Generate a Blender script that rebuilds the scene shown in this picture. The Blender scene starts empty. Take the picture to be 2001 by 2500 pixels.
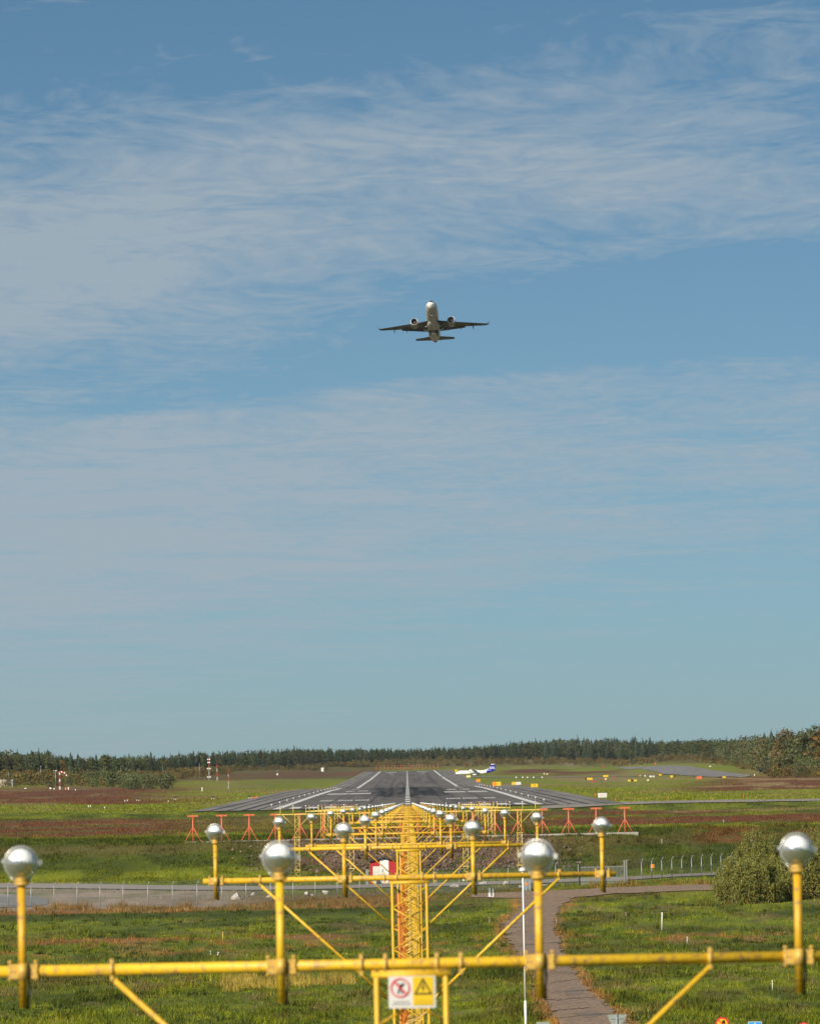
import bpy, math, random
import numpy as np
from mathutils import Vector, Matrix
R = math.radians
rng = np.random.default_rng(7)
random.seed(7)
SC = bpy.context.scene
COL = SC.collection

# ---------------------------------------------------------------- camera
F = 12540.0                      # focal length in photo pixels (2001 x 2500)
ROLL = R(-1.1)
_c = Matrix.Rotation(ROLL, 3, 'Z') @ Vector(((995 - 1000.5) / F, -(1957 - 1250) / F, -1))
_b, _a = _c.y / -_c.z, _c.x / -_c.z
PITCH = math.atan(-_b)
YAW = math.atan2(_a, math.sqrt(1 + _b * _b))
RM = Matrix.Rotation(YAW, 3, 'Z') @ Matrix.Rotation(R(90) + PITCH, 3, 'X') @ Matrix.Rotation(ROLL, 3, 'Z')
cam_d = bpy.data.cameras.new('camera')
cam = bpy.data.objects.new('camera', cam_d)
COL.objects.link(cam)
cam.matrix_world = RM.to_4x4()
cam_d.sensor_fit = 'HORIZONTAL'
cam_d.sensor_width = 24.0
cam_d.lens = F / 2001 * 24.0
cam_d.clip_start = 0.5
cam_d.clip_end = 40000
cam_d.dof.use_dof = True
cam_d.dof.focus_distance = 1400
cam_d.dof.aperture_fstop = 7.0
SC.camera = cam

# ---------------------------------------------------------------- world, sun, exposure
SUN_AZ, SUN_EL = 36.0, 31.0      # degrees to the left of straight behind the camera, elevation
S = Vector((-math.sin(R(SUN_AZ)) * math.cos(R(SUN_EL)), -math.cos(R(SUN_AZ)) * math.cos(R(SUN_EL)), math.sin(R(SUN_EL))))
W = bpy.data.worlds.new('World')
SC.world = W
W.use_nodes = True
nt = W.node_tree
nt.nodes.clear()
def N(t, ty, **k):
    n = t.nodes.new(ty)
    for a, b in k.items():
        setattr(n, a, b)
    return n
def math_(t, op, a, b=None, c=None, clamp=False):
    n = N(t, 'ShaderNodeMath', operation=op, use_clamp=clamp)
    for i, v in enumerate((a, b, c)):
        if v is None: continue
        if isinstance(v, (int, float)): n.inputs[i].default_value = v
        else: t.links.new(v, n.inputs[i])
    return n.outputs[0]
def build_world():
    L = nt.links.new
    out = N(nt, 'ShaderNodeOutputWorld')
    bg = N(nt, 'ShaderNodeBackground')
    bg.inputs['Strength'].default_value = 0.075
    L(bg.outputs[0], out.inputs[0])
    sky = N(nt, 'ShaderNodeTexSky', sky_type='NISHITA')
    sky.sun_disc = False
    sky.sun_elevation = R(SUN_EL)
    sky.sun_rotation = R(180 + SUN_AZ)
    sky.air_density = 1.0
    sky.dust_density = 0.4
    sky.ozone_density = 1.6
    geo = N(nt, 'ShaderNodeTexCoord')
    nrm = N(nt, 'ShaderNodeVectorMath', operation='NORMALIZE')
    L(geo.outputs['Generated'], nrm.inputs[0])
    sep = N(nt, 'ShaderNodeSeparateXYZ')
    L(nrm.outputs[0], sep.inputs[0])
    x, y, z = sep.outputs
    # deepen the low sky a little: look the sky up somewhat higher than the true elevation
    zz = math_(nt, 'ADD', math_(nt, 'MULTIPLY', math_(nt, 'MAXIMUM', z, 0.0), SKYK), 0.055)
    cmb = N(nt, 'ShaderNodeCombineXYZ')
    L(x, cmb.inputs[0]); L(y, cmb.inputs[1]); L(zz, cmb.inputs[2])
    n2 = N(nt, 'ShaderNodeVectorMath', operation='NORMALIZE')
    L(cmb.outputs[0], n2.inputs[0])
    L(n2.outputs[0], sky.inputs[0])
    # thin cloud sheets on a flat layer: position on the layer = direction / height
    zc = math_(nt, 'ADD', math_(nt, 'MAXIMUM', z, 0.0), 0.012)
    az = math_(nt, 'DIVIDE', x, zc)
    dd = math_(nt, 'DIVIDE', y, zc)
    p = N(nt, 'ShaderNodeCombineXYZ')
    L(az, p.inputs[0]); L(dd, p.inputs[1])
    def noise(src, scale, detail, rough, sx=1, sy=1, off=(0, 0, 0), rot=-9):
        m = N(nt, 'ShaderNodeMapping')
        m.inputs['Scale'].default_value = (sx, sy, 1)
        m.inputs['Location'].default_value = off
        m.inputs['Rotation'].default_value = (0, 0, R(rot))
        L(src, m.inputs[0])
        n = N(nt, 'ShaderNodeTexNoise')
        n.inputs['Scale'].default_value = scale
        n.inputs['Detail'].default_value = detail
        n.inputs['Roughness'].default_value = rough
        L(m.outputs[0], n.inputs[0])
        return n
    # drifting of the layer
    wn = noise(p.outputs[0], 1.7, 3, 0.5, 1.0, 0.8, (4, 2, 0))
    wv = N(nt, 'ShaderNodeVectorMath', operation='SUBTRACT'); L(wn.outputs[1], wv.inputs[0]); wv.inputs[1].default_value = (.5, .5, .5)
    ws = N(nt, 'ShaderNodeVectorMath', operation='MULTIPLY'); L(wv.outputs[0], ws.inputs[0]); ws.inputs[1].default_value = (.35, .9, 0)
    wp = N(nt, 'ShaderNodeVectorMath', operation='ADD'); L(p.outputs[0], wp.inputs[0]); L(ws.outputs[0], wp.inputs[1])
    q = wp.outputs[0]
    big = noise(p.outputs[0], 0.9, 3, 0.5, 1.0, 0.55, (3.1, 0.4, 0)).outputs[0]
    fine = noise(q, 13.0, 6, 0.58, 1.5, 0.75, (0, 0, 0), -14).outputs[0]
    mid = noise(q, 3.2, 5, 0.6, 1.1, 0.8, (7, 3, 0), -12).outputs[0]
    wide = noise(q, 1.1, 4, 0.55, 0.9, 0.9, (1.3, 5, 0), -10).outputs[0]
    # sheets recur with distance along the layer, their edges drift sideways
    ph = math_(nt, 'ADD', math_(nt, 'MULTIPLY', az, CL_T), dd)
    ph = math_(nt, 'ADD', ph, math_(nt, 'MULTIPLY', math_(nt, 'SUBTRACT', big, 0.5), 2.4))
    cr = N(nt, 'ShaderNodeValToRGB')
    e = cr.color_ramp.elements
    pts = CL_P
    e[0].position, e[0].color = pts[0][0], (pts[0][1],) * 3 + (1,)
    e[1].position, e[1].color = pts[1][0], (pts[1][1],) * 3 + (1,)
    for a, b in pts[2:]:
        qq = e.new(a); qq.color = (b, b, b, 1)
    L(math_(nt, 'DIVIDE', ph, 30.0), cr.inputs[0])
    cov = math_(nt, 'ADD', cr.outputs[0], math_(nt, 'MULTIPLY', math_(nt, 'MAXIMUM', math_(nt, 'MINIMUM', math_(nt, 'MULTIPLY', x, -13.0), 0.8), -1.0), CL_L))
    tex = math_(nt, 'ADD', math_(nt, 'ADD', math_(nt, 'MULTIPLY', fine, 0.75), math_(nt, 'MULTIPLY', mid, 0.75)), math_(nt, 'MULTIPLY', wide, 0.9))
    a = math_(nt, 'SUBTRACT', math_(nt, 'ADD', cov, tex), 1.535)
    a = math_(nt, 'MULTIPLY', a, 1.8, clamp=True)
    a = math_(nt, 'MULTIPLY', a, 0.86)
    tint = N(nt, 'ShaderNodeMix', data_type='RGBA', blend_type='MULTIPLY')
    tint.inputs[0].default_value = 1.0
    L(sky.outputs[0], tint.inputs[6]); tint.inputs[7].default_value = SKY_T + (1,)
    # grey-green haze low over the horizon, all round
    hz = N(nt, 'ShaderNodeMix', data_type='RGBA')
    hf = math_(nt, 'MULTIPLY', math_(nt, 'POWER', 2.718, math_(nt, 'MULTIPLY', math_(nt, 'MAXIMUM', z, 0.0), -12.0)), 0.97)
    L(hf, hz.inputs[0]); L(tint.outputs[2], hz.inputs[6])
    hz.inputs[7].default_value = (2.95, 4.05, 4.15, 1)
    mix = N(nt, 'ShaderNodeMix', data_type='RGBA')
    L(a, mix.inputs[0]); L(hz.outputs[2], mix.inputs[6])
    mix.inputs[7].default_value = CL_C + (1,)
    L(mix.outputs[2], bg.inputs[0])
SKYK = 2.6
SKY_T = (0.56, 0.96, 1.06)
CL_T = 0.72
CL_C = (3.8, 4.55, 5.2)
CL_P = [(0.0, 0.45), (0.200, 0.08), (0.228, 0.60), (0.262, 0.76), (0.282, 0.70), (0.302, 0.44), (0.322, 0.26), (0.352, 0.24), (0.368, 0.66), (0.45, 0.76), (0.56, 0.70), (0.70, 0.45), (1.0, 0.3)]
CL_L = 0.20
build_world()
sun_d = bpy.data.lights.new('sun', 'SUN')
sun_d.energy = 5.0
sun_d.angle = R(0.53)
sun_d.color = (1.0, 0.91, 0.755)
sun = bpy.data.objects.new('sun', sun_d)
COL.objects.link(sun)
sun.rotation_euler = S.to_track_quat('Z', 'Y').to_euler()
SC.view_settings.view_transform = 'Standard'
SC.view_settings.look = 'None'
SC.view_settings.exposure = 0.35
SC.view_settings.gamma = 1.0
SC.render.engine = 'CYCLES'
SC.cycles.max_bounces = 6
SC.cycles.transparent_max_bounces = 16

# ---------------------------------------------------------------- helpers
def ray(px, py):
    w = RM @ Vector(((px - 1000.5) / F, -(py - 1250) / F, -1))
    return w.x / w.y, w.z / w.y
def at(px, py, d):
    a, b = ray(px, py)
    return Vector((a * d, d, b * d))
RMn = np.array(RM)
def project(P):
    c = P @ RMn
    return 1000.5 + F * c[..., 0] / -c[..., 2], 1250 - F * c[..., 1] / -c[..., 2]
def hash2(ix, iy, s):
    h = (ix.astype(np.int64) * 374761393 + iy.astype(np.int64) * 668265263 + s * 144665) & 0xffffffff
    h = ((h ^ (h >> 13)) * 1274126177) & 0xffffffff
    return ((h ^ (h >> 16)) & 0xffff) / 65535.0
def vnoise(x, y, s=0):
    x = np.asarray(x, float); y = np.asarray(y, float)
    ix, iy = np.floor(x), np.floor(y)
    fx, fy = x - ix, y - iy
    fx, fy = fx * fx * (3 - 2 * fx), fy * fy * (3 - 2 * fy)
    a = hash2(ix, iy, s); b = hash2(ix + 1, iy, s); c = hash2(ix, iy + 1, s); d = hash2(ix + 1, iy + 1, s)
    return (a * (1 - fx) + b * fx) * (1 - fy) + (c * (1 - fx) + d * fx) * fy
def fbm(x, y, s=0, o=4):
    t = 0; w = 0.5; n = 0
    for i in range(o):
        t = t + w * vnoise(x * 2 ** i, y * 2 ** i, s + i * 17); n += w; w *= 0.55
    return t / n
def sstep(a, b, x):
    t = np.clip((x - a) / (b - a), 0, 1)
    return t * t * (3 - 2 * t)

# ---------------------------------------------------------------- materials
MATS = {}
def mat(name, col, rough=0.6, metal=0.0, var=0.12, scale=3.0, col2=None, spot=0.0, bump=0.0, rand=0.0, bscale=None, spec=0.5):
    m = bpy.data.materials.new(name)
    m.use_nodes = True
    t = m.node_tree
    b = t.nodes['Principled BSDF']
    b.inputs['Roughness'].default_value = rough
    b.inputs['Metallic'].default_value = metal
    b.inputs['Specular IOR Level'].default_value = spec
    tc = N(t, 'ShaderNodeTexCoord')
    n = N(t, 'ShaderNodeTexNoise')
    n.inputs['Scale'].default_value = scale
    n.inputs['Detail'].default_value = 5
    n.inputs['Roughness'].default_value = 0.65
    t.links.new(tc.outputs['Object'], n.inputs[0])
    mx = N(t, 'ShaderNodeMix', data_type='RGBA')
    c2 = col2 or tuple(c * 0.45 for c in col)
    mx.inputs[6].default_value = tuple(min(1, c * (1 + var)) for c in col) + (1,)
    mx.inputs[7].default_value = tuple(c * (1 - var) for c in col) + (1,)
    t.links.new(n.outputs[0], mx.inputs[0])
    o = mx.outputs[2]
    if spot > 0:
        n2 = N(t, 'ShaderNodeTexNoise')
        n2.inputs['Scale'].default_value = scale * 4.3
        n2.inputs['Detail'].default_value = 6
        n2.inputs['Roughness'].default_value = 0.75
        t.links.new(tc.outputs['Object'], n2.inputs[0])
        f = math_(t, 'MULTIPLY', math_(t, 'SUBTRACT', n2.outputs[0], 0.62 - spot * 0.2), 9.0, clamp=True)
        m2 = N(t, 'ShaderNodeMix', data_type='RGBA')
        t.links.new(f, m2.inputs[0])
        t.links.new(o, m2.inputs[6])
        m2.inputs[7].default_value = c2 + (1,)
        o = m2.outputs[2]
    if rand > 0:
        oi = N(t, 'ShaderNodeObjectInfo')
        h = N(t, 'ShaderNodeHueSaturation')
        t.links.new(o, h.inputs['Color'])
        t.links.new(math_(t, 'ADD', math_(t, 'MULTIPLY', oi.outputs['Random'], 2 * rand), 1 - rand), h.inputs['Value'])
        hv = min(.05, rand * .14)
        t.links.new(math_(t, 'ADD', math_(t, 'MULTIPLY', oi.outputs['Random'], hv), .5 - hv / 2), h.inputs['Hue'])
        o = h.outputs[0]
    t.links.new(o, b.inputs['Base Color'])
    if bump > 0:
        bp = N(t, 'ShaderNodeBump')
        bp.inputs['Strength'].default_value = bump
        bp.inputs['Distance'].default_value = 0.02
        n3 = N(t, 'ShaderNodeTexNoise')
        n3.inputs['Scale'].default_value = bscale or scale * 6
        n3.inputs['Detail'].default_value = 4
        t.links.new(tc.outputs['Object'], n3.inputs[0])
        t.links.new(n3.outputs[0], bp.inputs['Height'])
        t.links.new(bp.outputs[0], b.inputs['Normal'])
    MATS[name] = m
    return m
def mat_attr(name, rough=0.95, var=0.25, scale=0.5, sxyz=(1, 1, 1), spec=0.2, trans=0.0):
    m = bpy.data.materials.new(name)
    m.use_nodes = True
    t = m.node_tree
    b = t.nodes['Principled BSDF']
    b.inputs['Roughness'].default_value = rough
    b.inputs['Specular IOR Level'].default_value = spec
    at_ = N(t, 'ShaderNodeAttribute', attribute_name='Col')
    tc = N(t, 'ShaderNodeTexCoord')
    mp = N(t, 'ShaderNodeMapping')
    mp.inputs['Scale'].default_value = sxyz
    t.links.new(tc.outputs['Object'], mp.inputs[0])
    n = N(t, 'ShaderNodeTexNoise')
    n.inputs['Scale'].default_value = scale
    n.inputs['Detail'].default_value = 8
    n.inputs['Roughness'].default_value = 0.7
    t.links.new(mp.outputs[0], n.inputs[0])
    h = N(t, 'ShaderNodeHueSaturation')
    t.links.new(at_.outputs['Color'], h.inputs['Color'])
    t.links.new(math_(t, 'ADD', math_(t, 'MULTIPLY', math_(t, 'SUBTRACT', n.outputs[0], 0.5), var * 4), 1.0), h.inputs['Value'])
    t.links.new(h.outputs[0], b.inputs['Base Color'])
    if trans > 0:
        tr = N(t, 'ShaderNodeBsdfTranslucent')
        t.links.new(h.outputs[0], tr.inputs[0])
        ms = N(t, 'ShaderNodeMixShader')
        ms.inputs[0].default_value = trans
        out = t.nodes['Material Output']
        t.links.new(b.outputs[0], ms.inputs[1]); t.links.new(tr.outputs[0], ms.inputs[2])
        t.links.new(ms.outputs[0], out.inputs[0])
    MATS[name] = m
    return m
M_yel = mat('yellow_paint', (0.66, 0.385, 0.014), 0.48, 0, 0.20, 5.0, (0.33, 0.19, 0.06), 0.55, 0.15, rand=0.10)
M_yel2 = mat('pale_yellow_paint', (0.70, 0.52, 0.12), 0.5, 0, 0.12, 3.0, (0.3, 0.2, 0.05), 0.2)
M_clamp = mat('weathered_clamp', (0.62, 0.38, 0.06), 0.5, 0.1, 0.25, 14, (0.30, 0.20, 0.12), 0.6)
M_conduit = mat('orange_conduit', (0.62, 0.19, 0.012), 0.45, 0, 0.1, 5)
M_cable = mat('black_cable', (0.018, 0.017, 0.016), 0.55)
M_orange = mat('orange_antenna_paint', (0.58, 0.125, 0.05), 0.5, 0, 0.1, 2, (0.8, 0.35, 0.22), 0.2)
M_conc = mat('concrete', (0.33, 0.31, 0.28), 0.9, 0, 0.2, 0.7, (0.2, 0.19, 0.17), 0.4, 0.2)
M_steel = mat('galvanised_steel', (0.42, 0.44, 0.45), 0.45, 0.6, 0.2, 3, (0.25, 0.25, 0.25), 0.3)
M_post = mat('fence_post_steel', (0.33, 0.34, 0.34), 0.5, 0.3, 0.15, 2)
M_wire = mat('fence_wire', (0.32, 0.34, 0.33), 0.5, 0.5)
M_dark = mat('dark_steel', (0.03, 0.032, 0.035), 0.5)
M_white = mat('white_paint', (0.78, 0.77, 0.73), 0.45, 0, 0.06, 2, (0.55, 0.53, 0.48), 0.2)
M_white2 = mat('white_marking', (0.62, 0.61, 0.57), 0.85, 0, 0.22, 0.3, (0.20, 0.19, 0.18), 0.5)
M_redp = mat('red_paint', (0.50, 0.018, 0.02), 0.5, 0, 0.12, 2)
M_redshed = mat('red_cladding', (0.42, 0.016, 0.020), 0.6, 0, 0.15, 1.2)
M_roof = mat('dark_roof', (0.025, 0.026, 0.03), 0.6)
M_sgny = mat('yellow_sign_face', (0.66, 0.44, 0.01), 0.45, 0, 0.05)
M_sgno = mat('orange_sign_face', (0.85, 0.24, 0.015), 0.45, 0, 0.05)
M_sgnw = mat('white_sign_face', (0.60, 0.58, 0.56), 0.45, 0, 0.05)
M_sgnr = mat('red_sign_print', (0.62, 0.012, 0.03), 0.5, 0, 0.05)
M_sgnk = mat('black_sign_print', (0.02, 0.014, 0.01), 0.5, 0, 0.05)
M_sgng = mat('grey_sign_print', (0.42, 0.40, 0.40), 0.5, 0, 0.05)
M_sgnp = mat('faded_yellow_print', (0.55, 0.34, 0.01), 0.5, 0, 0.05)
M_sgnb = mat('blue_sign_face', (0.02, 0.30, 0.72), 0.4, 0, 0.05)
M_back = mat('grey_sign_back', (0.28, 0.31, 0.28), 0.55, 0.3, 0.1)
M_grey = mat('grey_cabinet', (0.22, 0.25, 0.27), 0.5, 0.0, 0.08)
M_rock = mat('granite', (0.42, 0.37, 0.33), 0.9, 0, 0.3, 1.5, (0.18, 0.15, 0.13), 0.4, 0.6, rand=0.2, bscale=5)
M_wood = mat('weathered_wood', (0.22, 0.15, 0.09), 0.85, 0, 0.3, 4)
M_asph = mat('worn_path_asphalt', (0.275, 0.182, 0.115), 0.95, 0, 0.42, 0.9, (0.10, 0.066, 0.042), 0.75, 0.5)
M_road = mat('road_asphalt', (0.245, 0.212, 0.182), 0.95, 0, 0.15, 0.2, (0.18, 0.165, 0.15), 0.3)
M_crack_shadow = mat('dark_crack_shadow', (0.05, 0.04, 0.033), 0.95)
M_patch = mat('asphalt_repair', (0.19, 0.135, 0.098), 0.95, 0, 0.3, 1.2, (0.1, .08, .07), .6)
M_taxi = mat('taxiway_asphalt', (0.150, 0.143, 0.138), 0.9, 0, 0.45, 0.012, (0.26, 0.225, 0.185), 0.55)
M_seam = mat('sealed_joint', (0.018, 0.018, 0.02), 0.7, 0, 0.2)
M_skinw = mat('aircraft_upper_white', (0.72, 0.70, 0.66), 0.25, 0, .05)
M_skin = mat('aircraft_belly_grey', (0.34, 0.31, 0.275), 0.25, 0.0, 0.06, 0.4, (0.5, 0.48, 0.45), 0.1)
M_wing = mat('aircraft_wing_grey', (0.026, 0.025, 0.025), 0.35, 0.1, 0.1, 0.4)
M_nac = mat('engine_nacelle_grey', (0.20, 0.185, 0.17), 0.3, 0.15, 0.1, 0.5)
M_lip = mat('bare_metal_lip', (0.5, 0.49, 0.47), 0.35, 0.6, 0.05)
M_tailred = mat('dark_red_tail', (0.20, 0.035, 0.03), 0.4, 0, 0.1)
M_glassd = mat('cockpit_glass', (0.008, 0.009, 0.012), 0.08)
M_fan = mat('fan_blades', (0.03, 0.03, 0.032), 0.4, 0.5)
M_tyre = mat('tyre_rubber', (0.02, 0.02, 0.02), 0.8)
M_blue = mat('airline_blue', (0.012, 0.02, 0.30), 0.3, 0, 0.05)
M_atrw = mat('airliner_white', (0.78, 0.78, 0.78), 0.28, 0, 0.04)
M_ground = mat_attr('ground_cover', 0.97, 0.16, 0.35, (1, 0.35, 1))
M_blade = mat_attr('grass_blades', 0.75, 0.05, 3.0, spec=0.1, trans=0.14)
M_leaf = mat_attr('foliage', 0.65, 0.08, 1.2, spec=0.2, trans=0.22)
M_runway = mat_attr('runway_asphalt', 0.85, 0.10, 0.18, (1, 0.12, 1), spec=0.3)
M_spruce = mat('spruce_needles', (0.028, 0.045, 0.018), 0.75, 0, 0.35, 0.5, rand=0.35)
M_broad = mat('broadleaf_foliage', (0.074, 0.082, 0.022), 0.7, 0, 0.35, 0.5, rand=0.35)
M_autumn = mat('autumn_foliage', (0.118, 0.086, 0.024), 0.7, 0, 0.35, 0.5, rand=0.3)
M_bark = mat('bark', (0.13, 0.10, 0.075), 0.9, 0, 0.25, 2)
M_birch = mat('birch_bark', (0.50, 0.46, 0.38), 0.85, 0, 0.25, 2)
def lamp_mats():
    m = bpy.data.materials.new('silvered_reflector'); m.use_nodes = True
    t = m.node_tree; b = t.nodes['Principled BSDF']
    b.inputs['Base Color'].default_value = (0.86, 0.85, 0.82, 1)
    b.inputs['Metallic'].default_value = 0.62
    b.inputs['Roughness'].default_value = 0.30
    tc = N(t, 'ShaderNodeTexCoord')
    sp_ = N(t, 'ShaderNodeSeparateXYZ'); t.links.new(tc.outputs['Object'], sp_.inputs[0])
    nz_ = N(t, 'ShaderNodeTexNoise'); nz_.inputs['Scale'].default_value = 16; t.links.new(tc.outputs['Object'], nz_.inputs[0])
    glint_top = math_(t, 'ADD', math_(t, 'MULTIPLY', sp_.outputs[2], 60.0), math_(t, 'MULTIPLY', math_(t, 'SUBTRACT', nz_.outputs[0], 0.55), 5.0), clamp=True)  # upper half whitened: the globe's bright highlight put into the colour
    mx_ = N(t, 'ShaderNodeMix', data_type='RGBA'); t.links.new(glint_top, mx_.inputs[0])
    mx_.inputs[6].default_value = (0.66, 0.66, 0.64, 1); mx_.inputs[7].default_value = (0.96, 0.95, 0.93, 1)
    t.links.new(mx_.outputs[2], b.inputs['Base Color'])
    t.links.new(math_(t, 'ADD', 0.13, math_(t, 'MULTIPLY', glint_top, 0.16)), b.inputs['Roughness'])
    t.links.new(math_(t, 'SUBTRACT', 0.90, math_(t, 'MULTIPLY', glint_top, 0.86)), b.inputs['Metallic'])
    w = N(t, 'ShaderNodeTexWave', bands_direction='X')
    w.inputs['Scale'].default_value = 14
    w.inputs['Distortion'].default_value = 0.6
    t.links.new(tc.outputs['Object'], w.inputs[0])
    v = N(t, 'ShaderNodeTexNoise'); v.inputs['Scale'].default_value = 22
    t.links.new(tc.outputs['Object'], v.inputs[0])
    s = math_(t, 'ADD', math_(t, 'MULTIPLY', w.outputs[1], 0.5), v.outputs[0])
    bp = N(t, 'ShaderNodeBump'); bp.inputs['Strength'].default_value = 0.35; bp.inputs['Distance'].default_value = 0.012
    t.links.new(s, bp.inputs['Height']); t.links.new(bp.outputs[0], b.inputs['Normal'])
    g = bpy.data.materials.new('lamp_glass'); g.use_nodes = True
    t = g.node_tree; t.nodes.clear()
    out = N(t, 'ShaderNodeOutputMaterial')
    tr = N(t, 'ShaderNodeBsdfTransparent'); tr.inputs[0].default_value = (0.98, 0.98, 0.975, 1)
    gl = N(t, 'ShaderNodeBsdfGlossy'); gl.inputs['Roughness'].default_value = 0.12
    df = N(t, 'ShaderNodeBsdfDiffuse'); df.inputs[0].default_value = (0.75, 0.74, 0.70, 1)
    lw = N(t, 'ShaderNodeLayerWeight'); lw.inputs[0].default_value = 0.35
    m1 = N(t, 'ShaderNodeMixShader'); m2 = N(t, 'ShaderNodeMixShader')
    t.links.new(gl.outputs[0], m1.inputs[1]); t.links.new(df.outputs[0], m1.inputs[2]); m1.inputs[0].default_value = 0.45
    f = math_(t, 'ADD', math_(t, 'MULTIPLY', math_(t, 'POWER', lw.outputs['Facing'], 1.4), 0.75), 0.06)
    t.links.new(f, m2.inputs[0]); t.links.new(tr.outputs[0], m2.inputs[1]); t.links.new(m1.outputs[0], m2.inputs[2])
    t.links.new(m2.outputs[0], out.inputs[0])
    return m, g
M_refl, M_glass = lamp_mats()
M_redlamp = mat('red_lamp_filter', (0.30, 0.03, 0.03), 0.25, 0.1, 0.05)

# ---------------------------------------------------------------- mesh builder
def mesh_np(name, V, Fc, mats, cols=None, smooth=False):
    me = bpy.data.meshes.new(name)
    V = np.asarray(V, np.float32); Fc = np.asarray(Fc, np.int32)
    k = Fc.shape[1]
    me.vertices.add(len(V)); me.vertices.foreach_set('co', V.ravel())
    me.loops.add(Fc.size); me.loops.foreach_set('vertex_index', Fc.ravel())
    me.polygons.add(len(Fc))
    me.polygons.foreach_set('loop_start', np.arange(0, Fc.size, k, dtype=np.int32))
    me.polygons.foreach_set('loop_total', np.full(len(Fc), k, np.int32))
    if smooth: me.polygons.foreach_set('use_smooth', np.ones(len(Fc), bool))
    for m in (mats if isinstance(mats, (list, tuple)) else [mats]): me.materials.append(m)
    if cols is not None:
        c = np.ones((len(V), 4), np.float32); c[:, :3] = cols
        a = me.color_attributes.new('Col', 'FLOAT_COLOR', 'POINT')
        a.data.foreach_set('color', c.ravel())
    me.update(calc_edges=True)
    return me
class MB:
    def __init__(s): s.v, s.f, s.m, s.sm, s.cur = [], [], [], [], 0
    def add(s, vs, fs, smooth=False):
        o = len(s.v); s.v += [tuple(v) for v in vs]
        for f in fs:
            s.f.append(tuple(i + o for i in f)); s.m.append(s.cur); s.sm.append(smooth)
        return s
    def box(s, c, size, rz=0.0, rx=0.0, ry=0.0):
        q = Matrix.Rotation(rz, 3, 'Z') @ Matrix.Rotation(ry, 3, 'Y') @ Matrix.Rotation(rx, 3, 'X')
        c = Vector(c)
        vs = [c + q @ Vector((size[0] / 2 * a, size[1] / 2 * b, size[2] / 2 * d)) for a in (-1, 1) for b in (-1, 1) for d in (-1, 1)]
        return s.add(vs, [(0, 1, 3, 2), (4, 6, 7, 5), (0, 4, 5, 1), (2, 3, 7, 6), (0, 2, 6, 4), (1, 5, 7, 3)])
    def cyl(s, a, b, r0, r1=None, n=10, caps=True, smooth=True):
        a, b = Vector(a), Vector(b); r1 = r0 if r1 is None else r1
        z = (b - a).normalized(); x = z.orthogonal().normalized(); y = z.cross(x)
        vs = []
        for p, r in ((a, r0), (b, r1)):
            for i in range(n):
                t = 2 * math.pi * (i + 0.5) / n
                vs.append(p + x * (r * math.cos(t)) + y * (r * math.sin(t)))
        s.add(vs, [(i, (i + 1) % n, n + (i + 1) % n, n + i) for i in range(n)], smooth and n > 5)
        if caps:
            o = len(s.v) - 2 * n
            s.f.append(tuple(range(o + n - 1, o - 1, -1))); s.m.append(s.cur); s.sm.append(False)
            s.f.append(tuple(range(o + n, o + 2 * n))); s.m.append(s.cur); s.sm.append(False)
        return s
    def tube(s, pts, r, n=8):
        for a, b in zip(pts[:-1], pts[1:]): s.cyl(a, b, r, r, n)
        return s
    def sphere(s, c, r, n=16, k=10, sc=(1, 1, 1)):
        c = Vector(c); vs = [c + Vector((0, 0, r * sc[2]))]
        for j in range(1, k):
            p = math.pi * j / k
            for i in range(n):
                t = 2 * math.pi * i / n
                vs.append(c + Vector((r * sc[0] * math.sin(p) * math.cos(t), r * sc[1] * math.sin(p) * math.sin(t), r * sc[2] * math.cos(p))))
        vs.append(c - Vector((0, 0, r * sc[2])))
        fs = [(0, 1 + i, 1 + (i + 1) % n) for i in range(n)]
        for j in range(k - 2):
            for i in range(n):
                a = 1 + j * n + i; b = 1 + j * n + (i + 1) % n
                fs.append((a, a + n, b + n, b))
        l = len(vs) - 1; o = 1 + (k - 2) * n
        fs += [(l, o + (i + 1) % n, o + i) for i in range(n)]
        return s.add(vs, fs, True)
    def loft(s, rings, close=True, smooth=True):
        n = len(rings[0]); vs = [v for r in rings for v in r]
        fs = [(j * n + i, j * n + (i + 1) % n, (j + 1) * n + (i + 1) % n, (j + 1) * n + i) for j in range(len(rings) - 1) for i in range(n)]
        s.add(vs, fs, smooth)
        if close:
            o = len(s.v) - len(vs); l = o + (len(rings) - 1) * n
            s.f.append(tuple(range(o + n - 1, o - 1, -1))); s.m.append(s.cur); s.sm.append(smooth)
            s.f.append(tuple(range(l, l + n))); s.m.append(s.cur); s.sm.append(smooth)
        return s
    def prism(s, poly, d0, d1, axis='y'):
        n = len(poly)
        mk = (lambda a, b, d: (a, d, b)) if axis == 'y' else ((lambda a, b, d: (d, a, b)) if axis == 'x' else (lambda a, b, d: (a, b, d)))
        vs = [mk(a, b, d0) for a, b in poly] + [mk(a, b, d1) for a, b in poly]
        return s.add(vs, [tuple(range(n)), tuple(range(2 * n - 1, n - 1, -1))] + [(i, n + i, n + (i + 1) % n, (i + 1) % n) for i in range(n)])
    def mesh(s, name, mats):
        me = bpy.data.meshes.new(name)
        me.from_pydata(s.v, [], s.f)
        for m in (mats if isinstance(mats, (list, tuple)) else [mats]): me.materials.append(m)
        me.polygons.foreach_set('material_index', s.m)
        me.polygons.foreach_set('use_smooth', s.sm)
        me.update()
        return me
def ob(name, me, parent=None, loc=None, rot=None, scale=None):
    o = bpy.data.objects.new(name, me)
    COL.objects.link(o)
    if parent is not None: o.parent = parent
    if loc is not None: o.location = loc
    if rot is not None: o.rotation_euler = rot
    if scale is not None: o.scale = scale
    return o
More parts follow.
